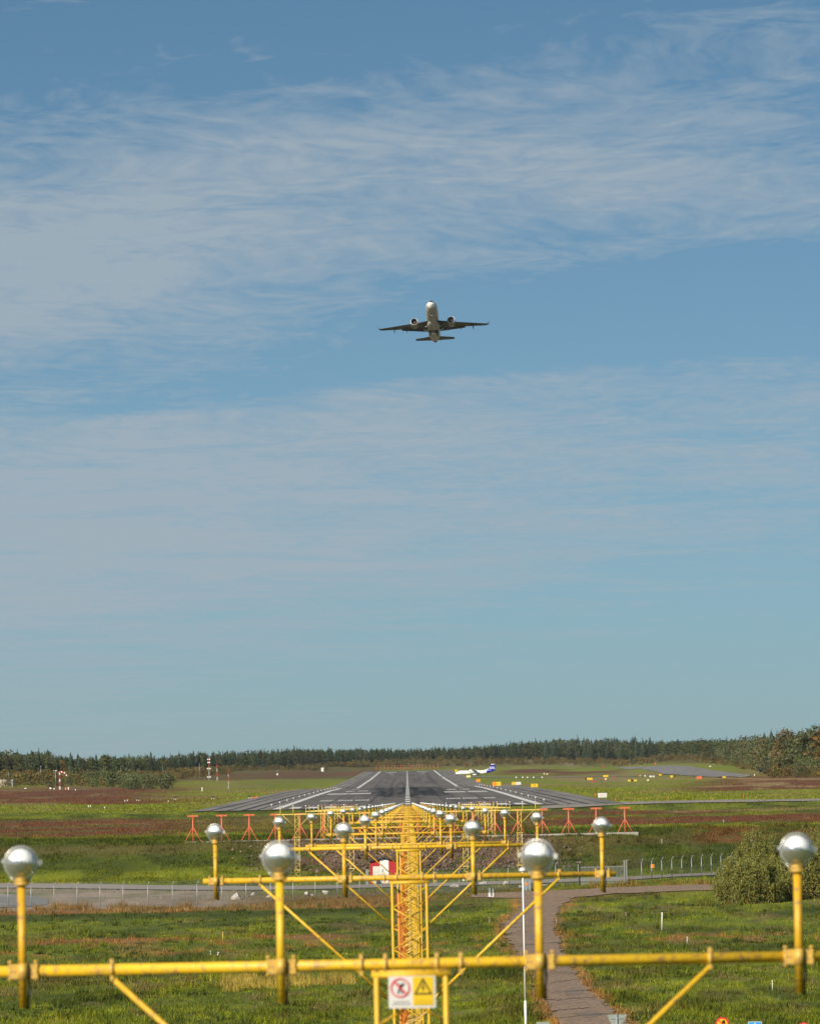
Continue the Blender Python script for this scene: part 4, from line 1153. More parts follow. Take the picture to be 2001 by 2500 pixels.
# ---------------------------------------------------------------- airfield signs and markers
TX = mat('sign_lettering', (0.12, 0.09, 0.01), .5)
plate_sign('taxiway_sign', 'bright yellow taxiway sign with black lettering at the right pavement edge', 1304, 1918, 1420, 17, 8, M_sgny, 'sign', text='Y2', tcol=TX)
plate_sign('taxiway_sign', 'yellow and white double taxiway sign left of the bright yellow one', 1260, 1913, 1560, 22.5, 7, None, 'sign', panels=[(M_sgny, 1), (M_sgnw, 1.4)])
plate_sign('taxiway_sign', 'wide orange and yellow sign beside the runway near the white aircraft', 1212, 1914, 1620, 21, 9.5, None, 'sign', panels=[(M_sgno, 1), (M_sgny, 1.2)])
plate_sign('taxiway_sign', 'small orange yellow sign beside the runway dip, below the aircraft tail', 1167, 1906, 2440, 10, 6, M_sgno, 'sign')
plate_sign('taxiway_sign', 'pale yellow sign in front of the parked aircraft belly', 1143, 1896, 3060, 10, 5, mat('pale_sign', (.75, .62, .25), .5), 'sign')
plate_sign('taxiway_sign', 'small yellow sign on the pavement above the aircraft nose', 1113, 1882, 3700, 7, 4.5, M_sgny, 'sign')
dsg = plate_sign('distance_sign', 'white three-panel sign with red mark at the right pavement corner', 1470, 1942, 985, 22, 11, None, 'sign', panels=[(M_sgnw, .5), (M_sgnw, 1), (M_sgnw, .5)])
b = MB(); b.box((0, -.075, 0), (.17, .02, .32)); ob('red_mark', b.mesh('red_mark', M_sgno), dsg)
plate_sign('taxiway_sign', 'yellow sign with black end block in the middle of the right field', 1437, 1902, 2050, 18, 5, None, 'sign', panels=[(M_sgnk, .4), (M_sgny, 1.4)])
plate_sign('taxiway_sign', 'yellow sign above a round white marker in the right field', 1478, 1895, 2350, 12.5, 4.5, M_sgny, 'sign')
plate_sign('taxiway_sign', 'pair of yellow panels joined by a black one in the right field', 1543, 1906, 1850, 22, 4.5, None, 'sign', panels=[(M_sgny, 1), (M_sgnk, .9), (M_sgny, 1.1)])
plate_sign('taxiway_sign', 'small yellow box sign below the far taxiway', 1611, 1892, 2500, 6, 4, M_sgny, 'sign')
plate_sign('taxiway_sign', 'yellow sign with black end below the dark taxiway slope', 1641, 1896, 2200, 11, 5, None, 'sign', panels=[(M_sgny, 1), (M_sgnk, .5)])
plate_sign('mandatory_sign', 'red orange box sign in the right field beside the heath', 1706, 1899, 2100, 13, 7, M_orange, 'sign')
plate_sign('taxiway_sign', 'black and yellow low sign at the end of the dark taxiway', 1762, 1898, 2150, 18, 3.5, None, 'sign', panels=[(M_sgnk, .9), (M_sgny, .8)])
plate_sign('marker_box', 'orange box at the foot of the right wood', 1881, 1890, 1650, 10, 6.5, M_sgno, 'marker')
plate_sign('taxiway_sign', 'white and dark small sign cluster below the taxiway', 1591, 1896, 2450, 13, 4, None, 'sign', panels=[(M_sgnw, 1), (M_sgnk, .2), (M_sgnw, .6)])
plate_sign('marker_box', 'small cream box marker left of the heath hill', 1581, 1905, 1950, 5, 3.5, mat('cream_paint', (.7, .6, .4), .5), 'marker')
def small_marker(label, px, py, m, wpx=3.5, hpx=4, d=None, round_=False, name='field_marker', group='small markers in the right field'):
    p = ground(px, py) if d is None else at(px, py, d)
    if d is not None: p.z = tz(p.x, p.y)
    w = wpx * p.y / F; h = hpx * p.y / F
    t = thing(name, label, 'marker', p, group=group)
    b = MB()
    if round_: b.cyl((0, 0, h * .6), (0, -.1, h * .6), w / 2, w / 2, 16)
    else: b.box((0, 0, h * .62), (w, w * .5, h * .76))
    ob('body', b.mesh('body', m), t)
    b = MB(); b.cyl((0, 0.05, -.1), (0, 0.05, h * .4), .06, .06, 6); ob('stand', b.mesh('stand', M_steel), t)
WN = ['leftmost', 'second', 'third', 'fourth', 'rightmost']
for k, x in enumerate((1259.6, 1275.5, 1287, 1302, 1322.5)):
    small_marker('white cylinder marker in the row right of the aircraft, %s of five' % WN[k], x, 1900.5, M_white, 3.2, 4, round_=True)
small_marker('pale pink box marker above the row of white markers', 1335, 1893, mat('pink_box', (.7, .4, .3), .5), 4, 4.5)
small_marker('white post marker left of the pink box marker', 1328, 1892, M_white, 2, 4.5)
small_marker('round red and white marker under the black-ended yellow sign', 1446, 1911, M_sgnr, 5, 5, round_=True)
small_marker('round pale marker under the yellow sign in the right field', 1478, 1905, mat('pale_orange', (.75, .5, .28), .5), 5, 5, round_=True)
small_marker('small red triangle marker right of the round pale marker', 1498, 1901, M_redp, 4, 4)
small_marker('tiny black box left of the round pale marker', 1467, 1909, M_sgnk, 3, 3)
small_marker('orange cone-like marker below the far taxiway left end', 1562, 1897, M_sgno, 3, 5)
small_marker('white box right of the orange cone-like marker', 1574, 1897, M_white, 3, 4)
small_marker('red obstacle marker at the foot of the far taxiway', 1472, 1873.5, M_redp, 7, 3)
small_marker('orange marker post before the far woods', 1599, 1868, M_orange, 2.5, 5)
small_marker('pale marker on the far green slope beyond the taxiway', 1733, 1874, M_sgnw, 4, 4)
small_marker('white post at the edge of the right wood', 1841, 1895, M_white, 2, 4.5)
small_marker('red tower marker beyond the aircraft', 1134, 1872, M_orange, 3, 9)
for k, (x, y) in enumerate(((1503, 1960), (1630, 1957), (1739, 1959), (1815, 1951), (1453, 1948))):
    stake('thin orange stake beside the perimeter road, %s' % ['leftmost of the roadside ones', 'second roadside one', 'nearer the road middle', 'rightmost one', 'left of the white three-panel sign'][k], x, y - 11, y, M_orange, .06, 0, None, 'orange_stake', 'orange stakes by the perimeter road')
# left field
for k, (x, y) in enumerate(((216, 1972), (220.5, 1971.5), (255.5, 1975), (305, 1958.5), (311, 1958), (411, 1960))):
    small_marker('thin white stake in the left field, %s from the left' % ORD[k], x, y, M_white, 1.6, 5, name='white_stake', group='white stakes in the left field')
for k, (x, y) in enumerate(((336, 1956), (427, 1953), (519, 1952), (609, 1950))):
    p = ground(x, y); s = p.y / F
    t = thing('approach_indicator_unit', 'dark approach indicator box in the left field, %s of four from the left' % ORD[k], 'indicator light', p, group='approach indicators left of the runway')
    b = MB(); b.box((0, 0, 6 * s), (5 * s, 4 * s, 4 * s)); ob('housing', b.mesh('housing', M_dark), t)
    for q in (-1, 1):
        b = MB(); b.box((q * 2 * s, 0, 2.2 * s), (.9 * s, .9 * s, 4.4 * s)); ob('leg', b.mesh('leg', M_white), t)
    b = MB(); b.box((5.5 * s, 0, 1.5 * s), (3 * s, 2 * s, 2.4 * s)); ob('transformer_box', b.mesh('transformer_box', M_orange if k == 3 else M_wood), t)
for k, q in enumerate(range(3)):
    small_marker('orange box at the left pavement edge, %s of a short row' % ORD[k], 616 + q * 6, 1951 - q * .8, M_orange, 4, 4.5, name='orange_box', group='orange boxes at the left pavement edge')
M_mastw = mat('weathered_white_paint', (.46, .45, .43), .6)
def banded_mast(label, px, ytop, ybot, bands, r, d=None, extras=None):
    p = ground(px, ybot) if d is None else at(px, ybot, d)
    p.z = tz(p.x, p.y)
    H = at(px, ytop, p.y).z - p.z; s = p.y / F
    t = thing('red_white_mast', label, 'mast', p, group='red and white masts left of the runway')
    n = len(bands)
    for k, c in enumerate(bands):
        b = MB(); z0, z1 = H * k / n, H * (k + 1) / n
        w = r * s * .8 * (1 - .4 * k / n)
        for sx in (-1, 1):
            for sy in (-1, 1): b.cyl((sx * w, sy * w, z0), (sx * w * .95, sy * w * .95, z1), w * .32, w * .32, 5)
        b.box((0, 0, (z0 + z1) / 2), (w * 2, w * 2, (z1 - z0) * .25)); b.box((0, 0, z0 + w * .3), (w * 2.2, w * 2.2, w * .5))
        ob('section', b.mesh('section', M_redp if c == 'r' else M_mastw), t)
    if extras:
        b = MB()
        for (f, q) in extras:
            for sx in (-1, 1): b.box((sx * 3 * s * q, 0, H * f), (2.6 * s, 2 * s, 3 * s)); 
            b.box((0, 0, H * f), (6 * s * q, .6 * s, .6 * s))
        ob('antenna_arm', b.mesh('antenna_arm', M_white), t)
banded_mast('tall red and white antenna mast with side arms at the left wood', 510, 1850, 1891, 'wwwrr', 1.1, 2500, [(.92, .7), (.78, .6), (.5, 1), (.12, 1)])
banded_mast('red and white banded mast right of the tall antenna mast', 530, 1865, 1892, 'wrwr', 1.4, 2400)
banded_mast('short red and white mast nearest the runway in the left field', 557.5, 1879, 1906, 'wwrwr', 1.1, 1900)
def thin_pole(label, px, ytop, ybot, d, m=M_steel, head=True):
    p = at(px, ybot, d); p.z = tz(p.x, d); H = at(px, ytop, d).z - p.z; s = d / F
    t = thing('pole_light', label, 'pole', p)
    b = MB(); b.cyl((0, 0, 0), (0, 0, H), .45 * s, .35 * s, 6); ob('pole', b.mesh('pole', m), t)
    if head: b = MB(); b.box((0, 0, H), (3.2 * s, 1.2 * s, 1.2 * s)); ob('head', b.mesh('head', m), t)
thin_pole('grey flood light pole before the left wood', 100, 1872, 1902, 1900)
thin_pole('grey pole left of the tall antenna mast', 487, 1862, 1888, 2500, M_steel, False)
def hut(label, px0, px1, ytop, ybot, d, m, dark=0.3):
    q_ = ground((px0 + px1) / 2, ybot); d = q_.y
    a = at(px0, ybot, d); c = at(px1, ybot, d); g = tz((a.x + c.x) / 2, d); h = at(px0, ytop, d).z - g; w = c.x - a.x
    t = thing('airfield_hut', label, 'hut', ((a.x + c.x) / 2, d, g))
    b = MB(); b.box((0, w * .3, h / 2 - .3), (w, w * .6, h + .6)); ob('wall', b.mesh('wall', m), t)
    b = MB(); b.box((0, w * .3, h + .08), (w * 1.04, w * .64, .16)); ob('roof', b.mesh('roof', M_steel), t)
    b = MB(); b.box((w * (.5 - dark / 2) - .02, -.03, h * .45), (w * dark, .06, h * .86)); ob('door', b.mesh('door', M_grey), t)
    for q, hh in ((.12, 1.9), (.24, 2.6)):
        b = MB(); b.cyl((w * q, .3, h), (w * q, .3, h + hh), .05, .04, 6); ob('aerial', b.mesh('aerial', M_steel), t)
hut('pale flat-roofed hut with dark door at the left edge of the field', -12, 32, 1904.5, 1921, 1560, mat('pale_render', (.45, .41, .35), .8))
hut('white hut with red trim left of the far runway end', 784, 791, 1875, 1884, 3700, M_white, .35)
hut('tiny white hut beyond the left pavement', 675, 679, 1889, 1893, 2700, M_white)
def windsock():
    d = 1560.0; p = at(146, 1926, d); p.z = tz(p.x, d); s = d / F
    top = at(146, 1884, d).z - p.z
    t = thing('windsock_mast', 'red and white lattice mast with drooping striped windsock in the left heath', 'windsock', p)
    n = 5
    for k in range(n):
        b = MB(); z0, z1 = top * k / n, top * (k + 1) / n; w = 1.6 * s * (1 - .3 * k / n)
        for sx in (-1, 1):
            for sy in (-1, 1): b.cyl((sx * w, sy * w, z0), (sx * w * .94, sy * w * .94, z1), .35 * s, .35 * s, 5)
        for q in range(2):
            za, zb_ = z0 + (z1 - z0) * q / 2, z0 + (z1 - z0) * (q + 1) / 2
            b.cyl((-w, -w, za), (w, -w, zb_), .28 * s, .28 * s, 4); b.cyl((w, w, za), (-w, w, zb_), .28 * s, .28 * s, 4)
        b.box((0, 0, (z0 + z1) / 2), (w * 1.6, w * 1.6, (z1 - z0) * .3))
        ob('mast_section', b.mesh('mast_section', M_white if k % 2 == 0 else M_redp), t)
    pts = [(0, top - .1, 2.6), (3.5, top + .15, 2.5), (7, top - .05, 2.3), (10.5, top - .1, 2.1), (13.5, top - .35, 1.9), (16, top - .75, 1.7), (18, top - 1.2, 1.45)]
    P = [(a * s, z - (2 * s if k else 2 * s), r * s) for k, (a, z, r) in enumerate(pts)]
    for k in range(len(P) - 1):
        b = MB(); (x0, z0, r0), (x1, z1, r1) = P[k], P[k + 1]
        b.cyl((x0, 0, z0), (x1, 0, z1), r0, r1, 12); ob('sock_band', b.mesh('sock_band', M_redp if k % 2 == 0 else M_white), t)
windsock()
def weather_mast(label, px, ytop, ybot, d, white=True):
    p = at(px, ybot, d); p.z = tz(p.x, d); H = at(px, ytop, d).z - p.z; s = d / F
    t = thing('weather_mast', label, 'mast', p)
    b = MB(); b.cyl((0, 0, 0), (0, 0, H), .5 * s, .4 * s, 6); ob('pole', b.mesh('pole', M_steel), t)
    b = MB(); b.cyl((-4 * s, 0, H), (2.2 * s, 0, H), .35 * s, .35 * s, 6); ob('arm', b.mesh('arm', M_steel), t)
    b = MB(); b.box((1.6 * s, 0, H), (3 * s, 2 * s, 2 * s)); ob('sensor', b.mesh('sensor', M_white), t)
    b = MB(); b.cyl((-4 * s, 0, H - 1.4 * s), (-4 * s, 0, H + 1.4 * s), 1.3 * s, 1.3 * s, 8); ob('anemometer', b.mesh('anemometer', M_steel), t)
weather_mast('weather sensor mast left of the windsock', 136, 1882, 1926, 1600)
for k, (x, y, m, w, h) in enumerate(((123, 1922, M_white, 4, 5), (132, 1921, M_white, 3, 3.5), (160.5, 1926, M_sgno, 3, 6.5), (167, 1926, M_white, 2.5, 8), (184, 1925, M_white, 1.6, 4), (62, 1922, M_white, 6, 2), (175, 1975, M_steel, 1, 1))[:6]):
    small_marker(['round white instrument left of the windsock mast', 'small white box left of the windsock mast', 'orange box at the windsock mast foot', 'white post right of the windsock mast', 'tiny white stake right of the windsock', 'low white slab near the pale hut'][k], x, y, m, w, h, 1560, name='airfield_instrument', group='instruments around the windsock')
small_marker('white sensor post with box at the left wood edge', 493, 1918, M_white, 2, 12, 1700, name='airfield_instrument', group='instruments around the windsock')

# ---------------------------------------------------------------- aircraft
def ring(y, cz, rx, rz, n=28, cx=0.0):
    return [(cx + rx * math.cos(2 * math.pi * i / n), y, cz + rz * math.sin(2 * math.pi * i / n)) for i in range(n)]
def airfoil_panel(b, stations, axis='x'):
    """stations: (span, y_le, y_te, z, thickness)"""
    rings = []
    for (sp, le, te, z, th) in stations:
        c = te - le
        prof = [(0, 0), (.04, .45), (.15, .85), (.35, 1), (.6, .8), (.85, .32), (1, .03), (1, -.03), (.85, -.2), (.6, -.45), (.35, -.6), (.15, -.55), (.04, -.35)]
        pts = []
        for f, h in prof:
            yy = le + c * f; hh = h * th / 2
            pts.append((sp, yy, z + hh) if axis == 'x' else (z + hh, yy, sp))
        rings.append(pts)
    b.loft(rings)
def jet():
    d = 1630.0
    p = at(1057, 786, d)
    t = thing('jet_airliner', 'twin-engined jet airliner climbing toward the camera with landing gear folding', 'airliner', p)
    t.rotation_euler = (Matrix.Rotation(R(-1.9), 3, 'Z') @ Matrix.Rotation(R(-1.7), 3, 'Y') @ Matrix.Rotation(R(-16.6), 3, 'X')).to_euler()
    # fuselage, nose toward -y; wing box near y = 0
    secs = [(-17.0, -.55, .06, .06), (-16.8, -.52, .42, .38), (-16.3, -.48, .82, .70), (-15.5, -.27, 1.24, 1.27), (-14.3, -.14, 1.58, 1.60), (-12.8, -.06, 1.84, 1.85), (-11.0, 0, 1.96, 2.02), (-8, 0, 1.975, 2.07), (0, 0, 1.975, 2.07), (8, 0, 1.975, 2.07), (10.5, .12, 1.93, 1.95), (13.5, .45, 1.62, 1.55), (16.5, .85, 1.12, 1.05), (19, 1.15, .62, .62), (20.4, 1.3, .28, .3)]
    b = MB(); b.loft([ring(*s) for s in secs]); 
    me = b.mesh('fuselage', [M_skin, M_tailred, M_skinw])
    for pl in me.polygons:
        if pl.center.y > 14.5 and pl.center.z < .6: pl.material_index = 1
        elif pl.center.z > -.15 or pl.center.y < -15.6: pl.material_index = 2
    ob('fuselage', me, t)
    b = MB()
    for s in (-1, 1):            # cockpit windows wrapped on the nose
        for (y0, z0, w0), (y1, z1, w1) in (((-15.72, .42, .10), (-14.95, .98, .08)), ((-15.35, .40, .98), (-14.5, .95, .90))):
            pass
    pts0 = []
    SY = np.array([q[0] for q in secs]); 
    def skin(y, th, k=1.02):
        c_ = np.interp(y, SY, [q[1] for q in secs]); a_ = np.interp(y, SY, [q[2] for q in secs]); e_ = np.interp(y, SY, [q[3] for q in secs])
        return (a_ * k * math.cos(th), y, c_ + e_ * k * math.sin(th))
    for a in np.linspace(22, 158, 15):
        w_ = abs(a - 90) / 68
        y0 = -16.28 + .75 * w_ ** 2
        pts0.append((skin(y0, R(a), 1.03), skin(y0 + .85 - .25 * w_, R(a), 1.03)))
    b.add([q for pr in pts0 for q in pr], [(2 * i, 2 * i + 2, 2 * i + 3, 2 * i + 1) for i in range(14)], True)
    ob('cockpit_window', b.mesh('cockpit_window', M_glassd), t)
    b = MB(); b.loft([ring(y, -1.75, rx, rz, 20) for y, rx, rz in ((-5.2, .2, .1), (-4.4, 1.5, .55), (-2, 2.05, .85), (2.5, 2.1, .9), (4.6, 1.6, .6), (5.6, .2, .1))]); ob('belly_fairing', b.mesh('belly_fairing', M_skin), t)
    for s in (-1, 1):
        b = MB(); airfoil_panel(b, [(s * 1.6, -4.4, 3.2, -1.35, .95), (s * 6.2, -1.7, 3.0, -.85, .55), (s * 16.6, 4.2, 5.8, .30, .20)]); ob('wing', b.mesh('wing', M_wing), t)
        b = MB(); airfoil_panel(b, [(s * 16.6, 4.2, 5.8, .30, .20), (s * 17.3, 4.9, 6.2, .62, .16), (s * 17.75, 6.0, 7.0, 1.6, .12), (s * 17.95, 6.9, 7.5, 2.7, .08)]); ob('sharklet', b.mesh('sharklet', M_wing), t)
        b = MB(); b.box((s * 6.0, 3.3, -1.15), (8.2, 1.0, .14), 0, R(-16), s * R(-5.5)); ob('flap', b.mesh('flap', M_wing), t)
        b = MB(); b.add([(s * 3.0, -3.75, -1.45), (s * 15.8, 3.55, .16), (s * 15.8, 4.0, .26), (s * 3.0, -3.3, -1.2)], [(0, 1, 2, 3), (3, 2, 1, 0)]); ob('slat', b.mesh('slat', M_nac), t)
        for xx in (4.3, 8.6, 12.6):
            b = MB(); y0 = 1.8 + (xx - 4) * .25; zz = -1.15 + xx * .085 - .25
            b.loft([ring(y0 - 1.6, zz, .05, .05, 10, s * xx), ring(y0 - .4, zz - .1, .18, .26, 10, s * xx), ring(y0 + 1.2, zz - .2, .16, .24, 10, s * xx), ring(y0 + 2.6, zz - .35, .03, .04, 10, s * xx)]); ob('flap_fairing', b.mesh('flap_fairing', M_wing), t)
        ex, ez = s * 5.85, -1.95
        b = MB(); n = 30
        prof = [(-6.05, 1.02), (-6.2, 1.10), (-6.0, 1.19), (-5.2, 1.27), (-4.0, 1.27), (-2.8, 1.10), (-1.9, .86)]
        b.loft([ring(y, ez, r, r, n, ex) for y, r in prof[2:]], False); eng = ob('engine_nacelle', b.mesh('engine_nacelle', M_nac), t)
        b = MB(); b.loft([ring(y, ez, r, r, n, ex) for y, r in ((-5.3, .96), (-6.05, 1.02), (-6.2, 1.10), (-6.0, 1.19))], False); ob('intake_lip', b.mesh('intake_lip', M_lip), eng)
        b = MB(); b.loft([ring(y, ez, r, r, n, ex) for y, r in ((-6.0, .99), (-4.9, .97))], False); b.cyl((ex, -4.9, ez), (ex, -4.85, ez), .97, .97, n)
        for k in range(18):
            a = 2 * math.pi * k / 18
            b.box((ex + .6 * math.cos(a), -5.0, ez + .6 * math.sin(a)), (.72, .05, .17), 0, 0, -a)
        ob('fan', b.mesh('fan', M_fan), eng)
        b = MB(); b.loft([ring(y, ez, r, r, 12, ex) for y, r in ((-5.45, .03), (-5.25, .18), (-4.95, .3))]); ob('spinner', b.mesh('spinner', M_nac), eng)
        b = MB(); b.loft([ring(y, ez, r, r, 16, ex) for y, r in ((-2.2, .7), (-1.2, .52), (-.5, .3))]); ob('exhaust', b.mesh('exhaust', M_dark), eng)
        b = MB(); b.prism([(-4.6, ez + .9), (-1.2, ez + .9), (1.2, -.95), (-2.2, -.9)], ex - .18, ex + .18, 'x'); ob('pylon', b.mesh('pylon', M_nac), eng)
        b = MB(); airfoil_panel(b, [(s * .6, 14.4, 18.2, .95, .42), (s * 6.2, 17.6, 19.3, 1.55, .16)]); ob('tailplane', b.mesh('tailplane', M_wing), t)
        # main gear folding inward
        g = MB(); g.cyl((s * 3.1, 1.6, -1.6), (s * 1.15, 1.7, -3.3), .13, .11, 10); g.cyl((s * 2.2, 1.6, -1.7), (s * 1.7, 1.65, -2.8), .06, .06, 8); gl = ob('landing_gear', g.mesh('landing_gear', M_white), t)
        g = MB()
        for q in (-.3, .3): g.cyl((s * 1.15 + q * .75 - .13, 1.7, -3.3 - s * q * .5), (s * 1.15 + q * .75 + .13, 1.7, -3.3 - s * q * .5), .55, .55, 20)
        ob('tyre', g.mesh('tyre', M_tyre), gl)
        g = MB(); g.box((s * .35, 1.7, -3.25), (.06, 1.9, 1.25), 0, 0, s * R(8)); ob('gear_door', g.mesh('gear_door', M_skin), t)
        g = MB(); g.box((s * 2.35, -1.9, -2.25), (.3, .5, .22)); ob('landing_light', g.mesh('landing_light', M_lip), t)
    g = MB(); g.box((0, 1.7, -2.62), (2.9, 2.2, .06)); ob('gear_bay', g.mesh('gear_bay', M_dark), t)
    g = MB(); g.box((0, -11.3, -1.98), (.62, 1.9, .10)); ob('nose_gear_bay', g.mesh('nose_gear_bay', M_dark), t)
    g = MB(); g.cyl((0, -11.2, -1.9), (0, -12.1, -2.9), .09, .08, 10); ng = ob('nose_gear', g.mesh('nose_gear', M_white), t)
    g = MB()
    for s in (-1, 1): g.cyl((s * .12, -12.1, -2.9), (s * .32, -12.1, -2.9), .36, .36, 16)
    ob('tyre', g.mesh('tyre', M_tyre), ng)
    for s in (-1, 1):
        g = MB(); g.box((s * .42, -11.4, -2.35), (.05, 1.6, .62), 0, 0, s * R(-6)); ob('nose_gear_door', g.mesh('nose_gear_door', M_skin), t)
    b = MB(); airfoil_panel(b, [(1.7, 11.5, 18.0, 0, .6), (7.8, 17.2, 19.6, 0, .2)], 'z'); ob('fin', b.mesh('fin', M_tailred), t)
jet()
def turboprop():
    d = 3430.0
    p = at(1160.5, 1895.0, d); g = run_z(d) if abs(p.x) < 40 else tz(p.x, d)
    t = thing('turboprop_airliner', 'white high-winged turboprop with blue tail taxiing right of the runway', 'airliner', (p.x, d, p.z), (0, 0, R(-6)))
    def rx(x, cz, ry, rz, n=22): return [(x, ry * math.cos(2 * math.pi * i / n), cz + rz * math.sin(2 * math.pi * i / n)) for i in range(n)]
    Z0 = 2.35
    secs = [(-13.6, -.35, .05, .05), (-13.3, -.32, .42, .40), (-12.5, -.2, .85, .82), (-11.3, 0, 1.22, 1.2), (-10.2, .05, 1.35, 1.38), (4.5, .05, 1.35, 1.38), (7.5, .35, 1.2, 1.12), (10.5, .85, .75, .68), (13.0, 1.25, .25, .28), (13.6, 1.35, .08, .1)]
    b = MB(); b.loft([rx(x, Z0 + c, a, e) for x, c, a, e in secs]); me = b.mesh('fuselage', [M_atrw, M_blue])
    for pl in me.polygons:
        if pl.center.x > 5.5 and pl.center.x - 5.5 > (pl.center.z - Z0 + 1) * 1.6: pl.material_index = 1
    ob('fuselage', me, t)
    b = MB(); b.box((-12.1, 0, Z0 + .72), (.9, 1.5, .34), 0, 0, R(-24)); ob('cockpit_window', b.mesh('cockpit_window', M_glassd), t)
    b = MB(); b.box((0, 0, 0), (.26, .03, .36)); wm = b.mesh('cabin_window', M_glassd)
    for k in range(17): ob('cabin_window', wm, t, (-9 + k * .82, -1.345, Z0 + .45))
    b = MB()
    for s in (-1, 1): airfoil_panel(b, [(s * 0.3, -2.1, .5, Z0 + 1.65, .42), (s * 4.6, -2.1, .5, Z0 + 1.7, .4), (s * 13.5, -1.4, .2, Z0 + 1.85, .2)])
    b.v = [(y, x, z) for x, y, z in b.v]; ob('wing', b.mesh('wing', mat('turboprop_wing_grey', (.2, .2, .2), .4)), t)
    b = MB(); b.loft([rx(x, Z0 + 1.45, a, e, 14) for x, a, e in ((-2.8, .3, .1), (-1.6, 1.0, .32), (.4, 1.0, .32), (1.6, .3, .1))]); ob('wing_fairing', b.mesh('wing_fairing', M_atrw), t)
    for s in (-1, 1):
        y = s * 4.05
        b = MB(); b.loft([[(x, y + r * .62 * math.cos(2 * math.pi * i / 14), Z0 + 1.35 + c + r * math.sin(2 * math.pi * i / 14)) for i in range(14)] for x, c, r in ((-4.4, 0, .32), (-3.6, 0, .55), (-1.5, .05, .62), (.6, .1, .4), (1.8, .15, .1))]); nac = ob('nacelle', b.mesh('nacelle', M_atrw), t)
        b = MB(); b.cyl((-4.95, y, Z0 + 1.35), (-4.4, y, Z0 + 1.35), .05, .24, 12); ob('spinner', b.mesh('spinner', M_dark), nac)
        b = MB()
        for k in range(6):
            a = 2 * math.pi * k / 6 + .3
            b.box((-4.6, y + .98 * math.cos(a), Z0 + 1.35 + .98 * math.sin(a)), (.08, 1.96, .24), 0, a)
        ob('propeller', b.mesh('propeller', M_dark), nac)
        g = MB(); g.loft([rx(x, .95, .5, r, 12) for x, r in ((-1.8, .08), (-.8, .55), (.8, .6), (2.4, .1))]); g.v = [(a, c + s * 1.45, e) for a, c, e in g.v]; ob('gear_sponson', g.mesh('gear_sponson', M_atrw), t)
        g = MB()
        for q in (-.2, .2): g.cyl((.3, s * 2.05 + q - .1, .42), (.3, s * 2.05 + q + .1, .42), .42, .42, 16)
        g.box((.3, s * 1.9, .7), (.16, .16, .7)); ob('main_wheel', g.mesh('main_wheel', M_tyre), t)
        b = MB(); airfoil_panel(b, [(s * .1, 12.1, 14.0, Z0 + 5.15, .22), (s * 3.65, 12.6, 13.9, Z0 + 5.15, .14)]); b.v = [(y_, x_, z_) for x_, y_, z_ in b.v]; ob('tailplane', b.mesh('tailplane', M_atrw), t)
    g = MB(); g.cyl((-10.6, -.12, .3), (-10.6, .12, .3), .3, .3, 14); g.cyl((-10.6, 0, .3), (-10.5, 0, 1.3), .08, .08, 8); ob('nose_wheel', g.mesh('nose_wheel', M_tyre), t)
    b = MB(); b.prism([(5.6, Z0 + 1.35), (8.6, Z0 + 2.3), (10.9, Z0 + 5.1), (13.6, Z0 + 5.25), (12.9, Z0 + 1.2), (8, Z0 + .9)], -.14, .14); ob('fin', b.mesh('fin', M_blue), t)
    b = MB(); b.prism([(5.2, Z0 + 1.32), (8.5, Z0 + 2.34), (9.0, Z0 + 2.9), (8.9, Z0 + 2.2), (7.0, Z0 + 1.2)], -.16, .16); ob('dorsal_fairing', b.mesh('dorsal_fairing', M_atrw), t)
    b = MB(); b.loft([rx(x, Z0 + 5.2, r, r, 10) for x, r in ((10.3, .05), (10.8, .28), (12, .25), (13.9, .05))]); ob('tail_bullet', b.mesh('tail_bullet', M_atrw), t)
    o = ob('tail_lettering', text_mesh('SAS', 1.9, M_atrw), t, (11.1, -.16, Z0 + 2.85), (R(90), 0, 0))
    o.scale = (1.15, 1.15, 1)
turboprop()

# ---------------------------------------------------------------- foliage
def tri_leaves(C, Nrm, L_, Wd, cols, r):
    """one triangle per leaf clump: centre C, random orientation biased by Nrm"""
    n = len(C)
    a = r.normal(size=(n, 3)); a /= np.linalg.norm(a, axis=1)[:, None]
    b = np.cross(a, r.normal(size=(n, 3)) + Nrm); b /= np.linalg.norm(b, axis=1)[:, None] + 1e-9
    L_ = np.asarray(L_).reshape(-1, 1); Wd = np.asarray(Wd).reshape(-1, 1)
    V = np.stack([C - a * L_ * .5 - b * Wd * .5, C - a * L_ * .4 + b * Wd * .5, C + a * L_ * .6], 1).reshape(-1, 3)
    return V, np.arange(3 * n).reshape(-1, 3), None if cols is None else np.repeat(cols, 3, 0)
def spruce_geo(r, h=1.0, w=.17, n=150):
    """unit-height conifer: drooping fans of needles in whorls"""
    V, Fc = [], []
    for k in range(n):
        f = r.uniform(0.05, 1) ** 0.85
        z = 1 - f * .93; rad = w * (0.12 + f) * r.uniform(.55, 1.15)
        a = r.uniform(0, 2 * math.pi); da = r.uniform(.25, .55) * (0.35 + .65 * (1 - f * .4))
        z0 = z + .02; i = len(V)
        rr = rad * .12
        V += [(rr * math.cos(a), rr * math.sin(a), z0 + .035), (rad * math.cos(a - da), rad * math.sin(a - da), z - .035 * r.uniform(.3, 1.6)), (rad * 1.1 * math.cos(a), rad * 1.1 * math.sin(a), z - .02), (rad * math.cos(a + da), rad * math.sin(a + da), z - .035 * r.uniform(.3, 1.6))]
        Fc += [(i, i + 1, i + 2), (i, i + 2, i + 3)]
    i = len(V); V += [(0.012, 0, .93), (-.012, .008, .93), (0, 0, 1.04)]; Fc.append((i, i + 1, i + 2))
    return np.array(V), np.array(Fc)
